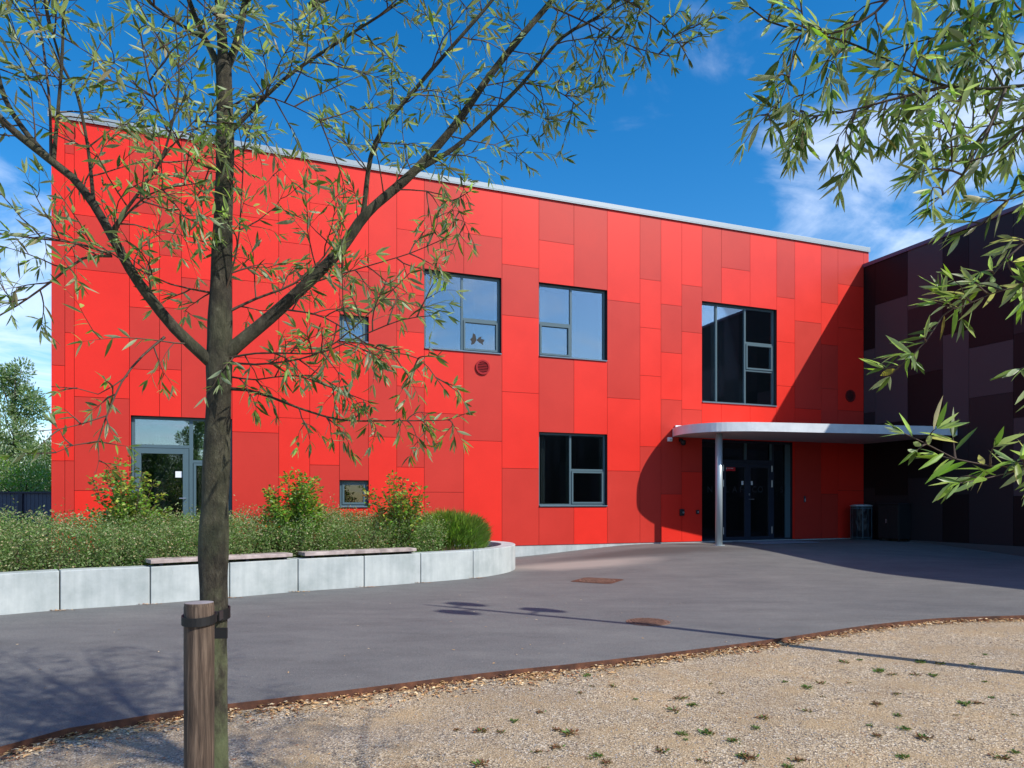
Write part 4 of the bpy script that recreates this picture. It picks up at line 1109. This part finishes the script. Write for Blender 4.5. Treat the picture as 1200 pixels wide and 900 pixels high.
for pts, r0, r1, n, kw in LIMBS:
    mb = MB(); k_ = len(pts)
    mb.tube(pts, [.88 * (r0 + (r1 - r0) * (i / (k_ - 1)) ** .55) * (1 + .08 * mnoise.noise(pts[i] * 16)) for i in range(k_)], 12 if r0 > .01 else 6, cap=False)
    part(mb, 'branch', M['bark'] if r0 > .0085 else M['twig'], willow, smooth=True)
    a = dict(length=(.2, .45), sub=2, spacing=.029, r0=.0032); a.update(kw)
    clothe(tw, lv, pts, int(n * 1.3), wil, **a)
    twig_leaves(lv, pts[int(k_ * .8):], wil, (.042, .074), (.15, .21), .04, 0)
# the crown above the picture: it throws the shade on the asphalt
for k in range(16):
    b_ = Vector(at(256, -100, 2.75)) + Vector((wil.gauss(0, .25), wil.gauss(0, .25), wil.uniform(-.2, .9)))
    a = k * 2.4; d_ = Vector((math.cos(a), math.sin(a), .75)).normalized(); pts = smooth_path([b_, b_ + d_ * .55 + Vector((0, 0, .05)), b_ + d_ * 1.25], .08)
    mb = MB(); mb.tube(pts, [.012 - .008 * i / len(pts) for i in range(len(pts))], 6, cap=False); part(mb, 'branch', M['bark'], willow, smooth=True)
    clothe(tw, lv, pts, 9, wil, length=(.3, .55), spacing=.035)
part(tw, 'twig', M['twig'], willow)
under(lv.build('foliage', [M['leaf_a'], M['leaf_b'], M['leaf_c']]), willow)
print('willow leaves', len(lv.b))

# second willow: its trunk stands out of the picture on the right, its branches hang into it
w2 = random.Random(77)
tx, ty = 2.75, 1.75
wil2 = empty('willow_tree', 'second willow whose leafy branches hang in from the right edge', 'tree', loc=(tx, ty, -.6))
tk = MB(); tpp = smooth_path([(tx, ty, -.6), (tx + .02, ty, .6), (tx - .02, ty + .02, 1.7), (tx, ty, 2.8), (tx + .05, ty + .05, 4.0), (tx, ty, 5.0)], .1)
tk.tube(tpp, [.07 - .045 * i / len(tpp) for i in range(len(tpp))], 16); part(tk, 'trunk', M['bark'], wil2, smooth=True)
tw = MB(); lv = Leaves(); LIMBS = []
def limb2(pts, r0, r1, n, **kw): LIMBS.append((smooth_path([at(*p) if len(p) == 3 and p[2] > 0 else p[:3] for p in pts], .04), r0, r1, n, kw))
BL = dict(leafL=(.055, .088), leafW=(.14, .21), spacing=.026, length=(.08, .20), sub=2, r0=.003, up=-.05, droop=.35, pm=(.60, .06, .34))
def L2(pts, r0, r1, n, **kw): a = dict(BL); a.update(kw); LIMBS.append((smooth_path([at(*p) for p in pts], .04), r0, r1, n, a))
L2([(1900, -80, 1.8), (1500, 60, 1.85), (1300, 92, 1.9), (1200, 100, 1.9), (1160, 104, 1.9), (1110, 101, 1.9), (1070, 86, 1.9), (1033, 67, 1.9), (990, 48, 1.9), (940, 36, 1.9), (900, 25, 1.88), (878, 8, 1.86)], .012, .002, 14, start=.5)
L2([(1110, 101, 1.9), (1080, 108, 1.92), (1040, 118, 1.94), (985, 132, 1.96), (935, 136, 1.98), (905, 125, 2.0)], .005, .0015, 11)
L2([(930, 60, 1.9), (925, 90, 1.9), (915, 118, 1.9), (885, 148, 1.9), (872, 168, 1.9)], .002, .001, 4, length=(.04, .09), sub=0)
L2([(945, 90, 1.9), (938, 130, 1.9), (934, 155, 1.9), (925, 175, 1.9)], .0018, .001, 3, length=(.03, .07), sub=0)
L2([(1178, 105, 1.9), (1160, 147, 1.88), (1145, 175, 1.86), (1128, 205, 1.84), (1105, 228, 1.82), (1085, 245, 1.8)], .005, .0015, 6)
L2([(1300, 92, 1.9), (1250, 60, 1.95), (1190, 50, 2.0), (1140, 20, 2.05), (1100, 5, 2.1)], .004, .0015, 10)
L2([(1300, 92, 1.9), (1240, 130, 2.0), (1190, 140, 2.1), (1140, 150, 2.15), (1090, 140, 2.2)], .004, .0015, 9)
L2([(1200, -60, 1.9), (1170, -10, 1.95), (1150, 40, 2.0), (1130, 75, 2.0)], .004, .0015, 8)
L2([(1060, -40, 1.85), (1040, 0, 1.86), (1010, 25, 1.87), (970, 40, 1.88), (925, 25, 1.9)], .005, .002, 9)
L2([(1400, -80, 1.9), (1280, -30, 1.95), (1200, 15, 2.0), (1150, 40, 2.05), (1090, 45, 2.1), (1040, 60, 2.15)], .008, .002, 10, start=.4)
L2([(1500, 60, 1.85), (1400, 50, 1.78), (1300, 60, 1.7), (1240, 110, 1.75), (1200, 150, 1.8), (1165, 180, 1.82), (1135, 190, 1.84), (1095, 185, 1.86)], .006, .002, 7, start=.3)
L2([(1500, 150, 1.75), (1300, 190, 1.8), (1215, 215, 1.82), (1180, 235, 1.84), (1150, 262, 1.86), (1125, 275, 1.88)], .007, .002, 9, start=.5, length=(.05, .13), sub=1)
L2([(1400, 230, 1.8), (1280, 250, 1.8), (1200, 285, 1.8), (1165, 320, 1.8), (1130, 352, 1.8), (1105, 370, 1.8), (1085, 400, 1.8), (1055, 428, 1.8), (1035, 432, 1.8)], .005, .0012, 14, start=.5, length=(.03, .085), sub=0, up=0, droop=.15, pm=(.25, .15, .6))
L2([(1400, 230, 1.8), (1370, 270, 1.74), (1330, 305, 1.7), (1300, 320, 1.72), (1200, 335, 1.75), (1160, 345, 1.76), (1120, 362, 1.77), (1098, 355, 1.78)], .004, .0012, 9, start=.5, length=(.03, .08), sub=0, up=0, droop=.15, pm=(.25, .15, .6))
L2([(1500, 520, 1.6), (1300, 540, 1.6), (1200, 547, 1.6), (1160, 546, 1.6), (1120, 538, 1.6), (1085, 520, 1.6), (1060, 508, 1.6)], .004, .0012, 12, start=.55, length=(.03, .075), sub=0, up=.1, droop=.1, pm=(.25, .15, .6))
L2([(1230, 545, 1.6), (1190, 552, 1.58), (1150, 562, 1.57), (1125, 566, 1.56)], .002, .001, 4, length=(.04, .08), sub=0, pm=(.25, .15, .6))
L2([(1500, 520, 1.6), (1420, 460, 1.6), (1350, 430, 1.6), (1260, 425, 1.6), (1215, 425, 1.6), (1196, 432, 1.6)], .003, .0012, 4, start=.5, length=(.05, .1), sub=0, pm=(.25, .15, .6))
L2([(1905, 450, 1.75), (1800, 480, 1.7), (1650, 500, 1.65), (1500, 520, 1.6)], .007, .004, 4)
L2([(1900, 80, 1.75), (1650, 110, 1.75), (1500, 150, 1.75)], .010, .007, 4)
L2([(1900, 150, 1.7), (1650, 190, 1.75), (1400, 230, 1.8)], .010, .005, 6)
L2([(1900, -200, 1.8), (1650, -150, 1.85), (1400, -80, 1.9), (1200, -60, 1.9), (1060, -40, 1.85)], .012, .006, 12)
for pts, r0, r1, n, kw in LIMBS:
    mb = MB(); k_ = len(pts)
    mb.tube(pts, [r0 + (r1 - r0) * (i / (k_ - 1)) ** .7 for i in range(k_)], 8, cap=False); part(mb, 'branch', M['twig'] if r0 < .008 else M['bark'], wil2, smooth=True)
    clothe(tw, lv, pts, n, w2, **kw)
    twig_leaves(lv, pts[int(k_ * .55):], w2, (.055, .088), (.14, .21), .03, 0, pm=kw['pm'])
for k in range(26):
    b_ = Vector((tx, ty, w2.uniform(3.9, 4.9))); q = Vector((w2.uniform(-.1, 2.0), w2.uniform(2.3, 4.3), w2.uniform(4.8, 5.8)))
    pts = smooth_path([b_, b_.lerp(q, .5) + Vector((0, 0, .12)), q], .1)
    mb = MB(); mb.tube(pts, [.016 - .011 * i / len(pts) for i in range(len(pts))], 6, cap=False); part(mb, 'branch', M['bark'], wil2, smooth=True)
    clothe(tw, lv, pts, 11, w2, length=(.3, .55), spacing=.035, start=.35)
for k in range(26):
    b_ = Vector((tx, ty, w2.uniform(2.0, 4.8))); a = k * 2.4; d_ = Vector((math.cos(a), math.sin(a), .6)).normalized()
    if d_.y > .2 and d_.x < 0 and b_.z < 3.6: continue
    R_ = w2.uniform(1.1, 1.7); pts = smooth_path([b_, b_ + d_ * R_ * .5 + Vector((0, 0, .05)), b_ + d_ * R_], .1)
    mb = MB(); mb.tube(pts, [.016 - .011 * i / len(pts) for i in range(len(pts))], 6, cap=False); part(mb, 'branch', M['bark'], wil2, smooth=True)
    clothe(tw, lv, pts, 8, w2, length=(.3, .55), spacing=.04)
part(tw, 'twig', M['twig'], wil2)
under(lv.build('foliage', [M['leaf_a'], M['leaf_b'], M['leaf_c']]), wil2)
print('willow2 leaves', len(lv.b))

# stake and strap
sx, sy, stz = at(233.5, 706, 2.18); stake = empty('tree_stake', 'weathered round wooden stake tied to the willow trunk', 'stake', loc=(sx, sy, -.6))
mb = MB((sx, sy, 0)); prof = [(.0495, -.7), (.0495, stz - .012), (.046, stz)]
n = 28; rings = []
zs_ = np.concatenate([np.linspace(-.7, stz - .012, 40), [stz - .004, stz]])
for z_ in zs_:
    r_ = .0432 if z_ < stz - .005 else .0412
    rings.append([mb.vert((sx + (r_ + .0016 * mnoise.noise(Vector((math.cos(a) * 3, math.sin(a) * 3, z_ * 2)))) * math.cos(a), sy + r_ * math.sin(a), z_)) for a in np.linspace(0, 2 * math.pi, n, endpoint=False)])
for i in range(len(rings) - 1):
    for k in range(n): mb.f.append([rings[i][k], rings[i][(k + 1) % n], rings[i + 1][(k + 1) % n], rings[i + 1][k]]); mb.m.append(0)
mb.f.append(rings[-1]); mb.m.append(1)
o = mb.build('post', [M['stake'], M['stake_top']], loc=(0, 0, 0)); o.parent = None
for p in o.data.polygons: p.use_smooth = len(p.vertices) == 4
o.location = (sx, sy, 0); under(o, stake)
strap = empty('tree_strap', 'black rubber strap looped round the stake and the trunk', 'strap', loc=at(240, 725, 2.2))
mb = MB()
def band(c, r, z0, z1, a0, a1, th=.005, n=24):
    for k in range(n):
        aa, ab = a0 + (a1 - a0) * k / n, a0 + (a1 - a0) * (k + 1) / n
        P0 = lambda a, rr, z_: (c[0] + rr * math.cos(a), c[1] + rr * math.sin(a), z_)
        tl = lambda a: .006 * math.sin(a)
        mb.hexa([P0(aa, r, z0 + tl(aa)), P0(aa, r + th, z0 + tl(aa)), P0(ab, r + th, z0 + tl(ab)), P0(ab, r, z0 + tl(ab))], [P0(aa, r, z1 + tl(aa)), P0(aa, r + th, z1 + tl(aa)), P0(ab, r + th, z1 + tl(ab)), P0(ab, r, z1 + tl(ab))])
zs0 = at(233, 733, 2.13)[2]
band((sx, sy), .0458, zs0, zs0 + .026, 0, 2 * math.pi)
part(mb, 'loop', M['black'], strap)
mb = MB(); tcx, tcy, _ = at(251, 715, 2.75)
zt0 = at(251, 723, 2.72)[2]; band((tcx, tcy), .0545, zt0 - .01, zt0 + .03, 0, 2 * math.pi); part(mb, 'loop', M['black'], strap)
mb = MB(); pA, pB = Vector((sx + .035, sy + .04, zs0 + .004)), Vector((tcx + .03, tcy - .045, zt0 + .0))
for q0, q1 in ((Vector((sx + .045, sy + .03, zs0)), Vector((tcx + .045, tcy - .035, zt0 - .005))), (Vector((sx - .02, sy + .047, zs0)), Vector((tcx - .02, tcy - .05, zt0 - .005)))):
    mb.hexa([q0, q0 + Vector((.005, 0, 0)), q1 + Vector((.005, 0, 0)), q1], [q0 + Vector((0, 0, .028)), q0 + Vector((.005, 0, .028)), q1 + Vector((.005, 0, .033)), q1 + Vector((0, 0, .033))])
part(mb, 'tie', M['black'], strap)
mb = MB(); q = Vector(at(256, 741, 2.66)); mb.box(q.x - .03, q.x + .035, q.y - .01, q.y + .0, q.z - .022, q.z + .018); part(mb, 'strap_end', M['black'], strap)

# far trees: behind the fence at the left and, reflected in the glass, across the street
def far_tree(name, label, X, Y, H, Wd, seed, mats, n=9000, cat='tree', group=None, ls=.16, trunk=.12, low=.12):
    rng = random.Random(seed); root = empty(name, label, cat, group, loc=(X, Y, -.3)); mb = MB((X, Y, -.3)); lv = Leaves()
    base = Vector((0, 0, 0)); top = Vector((rng.gauss(0, .15), 0, H * .95))
    mb2 = MB(); mb2.tube([base, base.lerp(top, .5) + Vector((rng.gauss(0, .1), 0, 0)), top], [trunk, trunk * .6, .02], 8)
    clumps = []
    for k in range(int(46)):
        f_ = low + (1 - low) * rng.random() ** .8; prof = math.sin(math.pi * min(1, .14 + f_ * .83)) ** .8
        a = rng.uniform(0, 6.283); r_ = Wd * .5 * prof * math.sqrt(rng.random())
        c_ = Vector((r_ * math.cos(a), r_ * math.sin(a), f_ * H)); clumps.append((c_, Wd * rng.uniform(.09, .19) * (.6 + .5 * prof)))
        b0 = Vector((0, 0, f_ * H * .75)); mb2.tube([b0, b0.lerp(c_, .6) + Vector((0, 0, -.1)), c_], [.035, .02, .008], 5, cap=False)
    for k in range(n):
        c_, r_ = clumps[k % len(clumps)]; d_ = Vector((rng.gauss(0, 1), rng.gauss(0, 1), rng.gauss(0, 1))).normalized()
        q = c_ + Vector((d_.x, d_.y, d_.z * 1.1)) * r_ * (rng.random() ** .4) * 1.1
        dd = d_ + Vector((0, 0, .35)); lv.add(tuple(q), tuple(dd), ls * rng.uniform(.6, 1.3), ls * .42, 0 if rng.random() < .72 else 1)
    t = mb2.build('trunk', M['bark'], root, smooth=True, loc=(0, 0, 0)); c = lv.build('crown', mats, root, fine=False, flat=.2)
    return root
X1 = lambda px, Y: (px - 600) / FPX * Y
SIL = [M['far_a'], M['far_b']]; GRN = [M['far_b'], M['far_a']]
b1 = far_tree('birch_tree', 'slender silver green tree behind the fence left of the red building', X1(16, 32), 32, 7.7, 3.5, 31, SIL, 14000)
b2 = far_tree('deciduous_tree', 'rounded green tree just left of the red building corner behind the fence', X1(66, 36), 36, 4.2, 5.0, 32, GRN, 11000)
far_tree('deciduous_tree', 'broad green tree behind the fence at the left edge of the photo', X1(-30, 34), 34, 5.0, 5.5, 33, GRN, 9000)
hb = far_tree('bush', 'bright green bush just above the dark fence', X1(30, 29), 29, 2.5, 6.5, 34, [M['shrub_a'], M['far_a']], 8000, cat='bush', ls=.12, low=.05)
def copy_tree(o, loc, rz, sc_, label, group):
    c = o.copy(); COL.objects.link(c); c.location = loc; c.rotation_euler = (0, 0, rz); c.scale = (sc_, sc_, sc_); c['label'] = label; c['group'] = group
    for ch in o.children:
        d = ch.copy(); COL.objects.link(d); d.parent = c
# trees across the street behind the camera (seen mirrored in the panes)
for k, (x, y, s_) in enumerate(((13, -22, 1.0), (19, -19, 1.15), (25, -16, 1.0), (6, -26, 1.1), (31, -10, 1.2), (-3, -27, 1.0), (2, -23, .9), (9.5, -24, .95), (-7, -25, 1.1), (16, -25, 1.2), (22.5, -20, 1.1), (28, -14, 1.0))):
    copy_tree(b1 if k % 2 else b2, (x, y, -.3), k * 1.3, s_ * (1 if k % 2 else 1.3), 'tall green tree in the row behind the viewer', 'trees in the row behind the viewer')

# fence at the left
fx0, fx1, fy, ft = -27.0, -12.9, 22.0, 1.49
fe = empty('slat_fence', 'dark blue grey slat fence left of the red building', 'fence', loc=(-18, fy, -.3))
mb = MB(); x = fx0
while x < fx1:
    mb.box(x, x + .115, fy, fy + .03, -.25, ft - .03); x += .125
part(mb, 'slats', M['fence'], fe)
for k in range(6):
    x = X1(25, fy) - .07 + (k - 4) * 2.1; mb = MB(); mb.box(x, x + .14, fy - .06, fy - .002, -.4, ft - .031); part(mb, 'post', M['fence_d'], fe)
mb = MB(); mb.box(fx0, fx1, fy - .07, fy + .06, ft - .03, ft + .03); part(mb, 'rail', M['fence_d'], fe)

# ------------------------------------------------------------------ lamp post beyond the right edge (its shadow crosses the forecourt)
hL = 7.5; lx, ly = -1.3 + .9625 * hL, 10.3 - .565 * hL; lz = T(lx, ly)
lamp = empty('floodlight_mast', 'tall slim mast with three floodlights whose shadow crosses the forecourt', 'street lamp', loc=(lx, ly, lz))
mb = MB(); mb.tube([(lx, ly, lz - .1), (lx, ly, lz + 1.0), (lx, ly, 6.6), (lx, ly, 7.2)], [.075, .07, .045, .02], 14); part(mb, 'pole', M['steel'], lamp, smooth=True)
pv = Vector((.506, .862, 0)); dv = Vector((-.862, .506, 0))
for h_, off, sg in ((6.45, -.34, 1), (6.75, .34, 1), (5.65, .42, 1)):
    c_ = Vector((lx, ly, h_)) + pv * off; mb = MB()
    mb.tube([(lx, ly, h_ - .05), tuple(c_)], .025, 8); part(mb, 'bracket', M['steel'], lamp)
    mb = MB(); q = [c_ + pv * a * .8 + dv * b for a, b in ((-.05, -.34), (.12, -.24), (.20, .05), (.12, .28), (-.12, .28), (-.20, .05), (-.14, -.22))]
    mb.prism([(p.x, p.y) for p in q], h_ - .08, h_ + .05); part(mb, 'floodlight', M['frame_dark'], lamp, bevel=.02)

# ------------------------------------------------------------------ litter, weeds, pebbles
rng = random.Random(15); lv = Leaves()
seg = [(x, y) for x, y in zip(BX, BY) if -5.5 < x < 8.3]
for k in range(9000):
    x, y = seg[int(rng.random() ** .9 * (len(seg) - 1))]; x += rng.uniform(-.1, .1); y = yb(x)
    dens = .55 + .45 * mnoise.noise(Vector((x * 2.2, 0, 0))); 
    if rng.random() > dens * (1.0 if x < 3.2 else .45): continue
    wdt = .15 if x < 1 else .07
    y -= .02 + abs(rng.gauss(0, wdt)); z = T(x, y) - .05 + rng.uniform(.002, .016) + .03 * math.exp(-(yb(x) - y) / .05)
    a = rng.uniform(0, 6.283); lv.add((x, y, z), (math.cos(a), math.sin(a), rng.uniform(-.1, .35)), rng.uniform(.03, .065), rng.uniform(.012, .024), rng.choice([0, 0, 1, 2]))
for k in range(2600):
    Y = rng.uniform(4.0, 9.5); X = rng.uniform(-.72, .75) * Y
    if Y > yb(X) - .1: continue
    if mnoise.noise(Vector((X * .9, Y * .9, 7))) < -.05 and rng.random() < .7: continue
    a = rng.uniform(0, 6.283); lv.add((X, Y, T(X, Y) - .044), (math.cos(a), math.sin(a), .1), rng.uniform(.012, .04), rng.uniform(.005, .012), rng.choice([0, 1, 1, 2]))
for k in range(60):
    X = rng.uniform(-6, 3); Y = rng.uniform(yb(X), 12)
    a = rng.uniform(0, 6.283); lv.add((X, Y, T(X, Y) + .006), (math.cos(a), math.sin(a), .1), rng.uniform(.03, .05), .012, rng.choice([0, 2]))
for q in PO[4:11]:          # little drifts at the foot of the planter's joints
    for k in range(38):
        x = q[0] + .03 + rng.gauss(0, .1); y = q[1] - .05 - abs(rng.gauss(0, .035)); a = rng.uniform(0, 6.283)
        lv.add((x, y, T(x, y) + .008), (math.cos(a), math.sin(a), .3), rng.uniform(.03, .05), .014, rng.choice([0, 1, 1]))
tag(lv.build('fallen_leaves', [M['litter_a'], M['litter_b'], M['litter_c']], fine=False, flat=2.0), 'dry tan willow leaves drifted along the rusty edging', 'leaves', kind='stuff')

# pebbles on the gravel
rng_ = np.random.default_rng(3); n = 16000
Yp = 3.9 + 5.0 * rng_.random(n) ** 1.3; Xp = (rng_.random(n) * 1.5 - .75) * Yp; ok = np.array([y < yb(x) - .04 for x, y in zip(Xp, Yp)]); Xp, Yp = Xp[ok], Yp[ok]; n = len(Xp)
Zp = np.array([T(x, y) for x, y in zip(Xp, Yp)]) - .05; rp = rng_.uniform(.004, .010, n)
ang = rng_.uniform(0, 6.28, n); el = rng_.uniform(.6, 1.0, n)
octv = np.array([[1, 0, 0], [0, 1, 0], [-1, 0, 0], [0, -1, 0], [0, 0, .7], [0, 0, -.4]])
V = octv[None] * rp[:, None, None]; V[:, :, 1] *= el[:, None]
V += rng_.normal(0, .12, V.shape) * rp[:, None, None]
ca, sa = np.cos(ang)[:, None], np.sin(ang)[:, None]; vx = V[:, :, 0] * ca - V[:, :, 1] * sa; vy = V[:, :, 0] * sa + V[:, :, 1] * ca
V = np.stack([vx + Xp[:, None], vy + Yp[:, None], V[:, :, 2] + Zp[:, None] + .001], -1).reshape(-1, 3)
tri = np.array([[0, 1, 4], [1, 2, 4], [2, 3, 4], [3, 0, 4]]); Fp = ((np.arange(n) * 6)[:, None, None] + tri[None]).reshape(-1, 3)
pm_ = [mat('pebble pale', (.44, .37, .29), .8), mat('pebble grey', (.30, .28, .27), .8), mat('pebble tan', (.42, .31, .20), .8), mat('pebble dark', (.12, .10, .09), .8)]
tag(np_mesh('pebbles', V, [Fp], [np.repeat(rng_.choice(4, n, p=[.35, .3, .25, .1]), 4)], pm_), 'small loose stones on the gravel', 'pebbles', kind='stuff')

# weeds
WPX = [(603, 840, 0), (633, 830, 2), (535, 850, 2), (680, 808, 1), (688, 788, 0), (718, 800, 1), (745, 815, 0), (790, 828, 1), (812, 822, 0), (833, 797, 1), (845, 808, 1), (868, 760, 0), (895, 836, 2), (886, 848, 0), (800, 855, 0), (935, 885, 2),
       (920, 795, 0), (962, 797, 1), (1008, 770, 0), (1045, 787, 1), (1080, 772, 0), (1078, 773, 0), (1094, 788, 0), (1155, 764, 0), (1140, 775, 0), (1162, 813, 0), (1050, 809, 1), (1060, 849, 0), (1058, 881, 0), (1083, 860, 2), (965, 812, 1), (1100, 728, 0), (1190, 833, 1), (1197, 725, 0), (995, 796, 1), (860, 863, 0), (1172, 882, 1), (775, 875, 1), (700, 880, 0), (652, 870, 2), (870, 880, 0), (820, 885, 2), (1120, 833, 1), (1020, 845, 0), (1030, 783, 0)]
def weed_mesh(seed, dry):
    rng = random.Random(seed); lv = Leaves()
    for k in range(60 if dry != 1 else 40):
        cx_, cy_ = rng.gauss(0, .008), rng.gauss(0, .008)
        a = rng.uniform(0, 6.283); r_ = abs(rng.gauss(0, .025)); L = rng.uniform(.014, .038)
        lv.add((cx_ + r_ * math.cos(a), cy_ + r_ * math.sin(a), rng.uniform(0, .015)), (math.cos(a), math.sin(a), rng.uniform(.1, 1.1)), L, L * rng.uniform(.25, .6), (1 if rng.random() < (.2, .6, .8)[dry] else 0))
    return lv.build('weed', [M['weed'], M['weed_red']])
protos = [weed_mesh(100 + k, k % 3) for k in range(6)]; used = set()
labs = ['small green weed tuft growing in the sunlit gravel', 'small half withered weed tuft in the gravel', 'brown withered weed tuft in the gravel']
grps = ['green weeds in the gravel', 'half withered weeds in the gravel', 'withered weeds in the gravel']
rw = random.Random(9)
for k_ in range(34):
    y_ = rw.uniform(745, 895); WPX.append((rw.uniform(560, 1195), y_, rw.choice([0, 1, 1, 2, 2])))
WPX = [q for q in WPX if q[1] > np.interp(q[0], [b[0] for b in BND], [b[1] for b in BND]) + 8]
for px, py, kd in WPX:
    v_ = kd + 3 * rw.randint(0, 1); o = protos[v_] if v_ not in used else protos[v_].copy()
    if v_ in used: COL.objects.link(o)
    used.add(v_); X, Y, z = ground_at(px, py - 2)
    if Y > yb(X) - .06: Y = yb(X) - .08
    o.location = (X, Y, T(X, Y) - .049); s_ = rw.uniform(.45, 1.15) * (1.3 if (px, py) in ((935, 885), (603, 840)) else 1); o.scale = (s_, s_, s_ * .8); o.rotation_euler = (0, 0, rw.uniform(0, 6))
    tag(o, labs[kd], 'weed', grps[kd])
for v_, o in enumerate(protos):
    if v_ not in used: bpy.data.objects.remove(o)

# ------------------------------------------------------------------ light, sky, camera
sd = bpy.data.lights.new('sun', 'SUN'); sd.energy = 5.0; sd.angle = R(.53); sd.color = (1.0, .94, .85)
so = bpy.data.objects.new('sun', sd); COL.objects.link(so); so.rotation_euler = SUN.to_track_quat('Z', 'Y').to_euler(); so.location = (20, -10, 30)

wd = bpy.data.worlds.new('World'); sc.world = wd; wd.use_nodes = True; nt = wd.node_tree; bg = nt.nodes['Background']
sky = nt.nodes.new('ShaderNodeTexSky'); sky.sky_type = 'NISHITA'; sky.sun_disc = False; sky.sun_elevation = elev; sky.sun_rotation = az
sky.air_density = 1.0; sky.dust_density = .5; sky.ozone_density = 2.8; sky.altitude = 0
class W_: node_tree = nt
hs = nt.nodes.new('ShaderNodeHueSaturation'); hs.inputs['Saturation'].default_value = 1.42; hs.inputs['Value'].default_value = 1.2
nt.links.new(sky.outputs[0], hs.inputs['Color'])
tc = nt.nodes.new('ShaderNodeTexCoord')
def vdir(px, py):
    v = Vector(((px - 600) / FPX, 1, (HOR - py) / FPX)); return v.normalized()
# clouds: noise over the direction projected on a high flat layer, thick only in some regions of the sky
sx_ = nt.nodes.new('ShaderNodeSeparateXYZ'); nt.links.new(tc.outputs['Generated'], sx_.inputs[0])
zc = nt.nodes.new('ShaderNodeMath'); zc.operation = 'MAXIMUM'; zc.inputs[1].default_value = .0; nt.links.new(sx_.outputs['Z'], zc.inputs[0])
za = nt.nodes.new('ShaderNodeMath'); za.operation = 'ADD'; za.inputs[1].default_value = .14; nt.links.new(zc.outputs[0], za.inputs[0])
cb_ = nt.nodes.new('ShaderNodeCombineXYZ')
for ax in ('X', 'Y'):
    dv_ = nt.nodes.new('ShaderNodeMath'); dv_.operation = 'DIVIDE'; nt.links.new(sx_.outputs[ax], dv_.inputs[0]); nt.links.new(za.outputs[0], dv_.inputs[1]); nt.links.new(dv_.outputs[0], cb_.inputs[ax])
cn = nt.nodes.new('ShaderNodeTexNoise'); cn.inputs['Scale'].default_value = 2.1; cn.inputs['Detail'].default_value = 9; cn.inputs['Roughness'].default_value = .58; cn.inputs['Distortion'].default_value = .8
mp_ = nt.nodes.new('ShaderNodeMapping'); mp_.inputs['Location'].default_value = (5.7, 2.2, 0); nt.links.new(cb_.outputs[0], mp_.inputs[0]); nt.links.new(mp_.outputs[0], cn.inputs['Vector'])
acc = None
for px, py, cs0, cs1, amt in ((1040, 235, .975, .9995, .27), (1120, 215, .975, .9995, .24), (975, 283, .9975, .99985, .22), (748, 124, .9965, .99985, .14), (15, 380, .978, .9995, .31), (-300, 430, .85, .99, .12), (700, 10, .97, .9995, .10)):
    dp = nt.nodes.new('ShaderNodeVectorMath'); dp.operation = 'DOT_PRODUCT'; nt.links.new(tc.outputs['Generated'], dp.inputs[0]); dp.inputs[1].default_value = vdir(px, py)
    mr = nt.nodes.new('ShaderNodeMapRange'); mr.interpolation_type = 'SMOOTHSTEP'; mr.inputs['From Min'].default_value = cs0; mr.inputs['From Max'].default_value = cs1; mr.inputs['To Max'].default_value = amt
    nt.links.new(dp.outputs['Value'], mr.inputs['Value'])
    if acc is None: acc = mr.outputs[0]
    else:
        mx = nt.nodes.new('ShaderNodeMath'); mx.operation = 'MAXIMUM'; nt.links.new(acc, mx.inputs[0]); nt.links.new(mr.outputs[0], mx.inputs[1]); acc = mx.outputs[0]
# the half of the sky behind the viewer carries scattered cloud (mirrored in the upper panes)
bk = nt.nodes.new('ShaderNodeMapRange'); bk.inputs['From Min'].default_value = .2; bk.inputs['From Max'].default_value = -.3; bk.inputs['To Max'].default_value = .16; nt.links.new(sx_.outputs['Y'], bk.inputs['Value'])
mx = nt.nodes.new('ShaderNodeMath'); mx.operation = 'MAXIMUM'; nt.links.new(acc, mx.inputs[0]); nt.links.new(bk.outputs[0], mx.inputs[1]); acc = mx.outputs[0]
ad = nt.nodes.new('ShaderNodeMath'); ad.operation = 'ADD'; nt.links.new(cn.outputs[0], ad.inputs[0]); nt.links.new(acc, ad.inputs[1])
cr = nt.nodes.new('ShaderNodeMapRange'); cr.interpolation_type = 'SMOOTHSTEP'; cr.inputs['From Min'].default_value = .62; cr.inputs['From Max'].default_value = .95; nt.links.new(ad.outputs[0], cr.inputs['Value'])
ml = nt.nodes.new('ShaderNodeMath'); ml.operation = 'MULTIPLY'; ml.inputs[1].default_value = .6; nt.links.new(cr.outputs[0], ml.inputs[0])
mxc = nt.nodes.new('ShaderNodeMix'); mxc.data_type = 'RGBA'; nt.links.new(ml.outputs[0], mxc.inputs[0]); nt.links.new(hs.outputs[0], mxc.inputs[6]); mxc.inputs[7].default_value = (7.2, 8.0, 9.6, 1)
nt.links.new(mxc.outputs[2], bg.inputs['Color']); bg.inputs['Strength'].default_value = .15

cam = bpy.data.cameras.new('camera'); co = bpy.data.objects.new('camera', cam); COL.objects.link(co)
co.location = (0, 0, EYE); co.rotation_euler = (R(90), 0, 0)
cam.sensor_width = 36; cam.lens = FPX / 1200 * 36; cam.shift_y = (HOR - 450) / 1200; cam.clip_start = .05; cam.clip_end = 2000
sc.camera = co
sc.view_settings.view_transform = 'Standard'; sc.view_settings.look = 'None'; sc.view_settings.gamma = 1; sc.view_settings.exposure = 0.10; sc.view_settings.use_curve_mapping = False
sc.render.resolution_x = 1024; sc.render.resolution_y = 768
sc.cycles.use_denoising = True; sc.cycles.max_bounces = 8; sc.cycles.transparent_max_bounces = 12
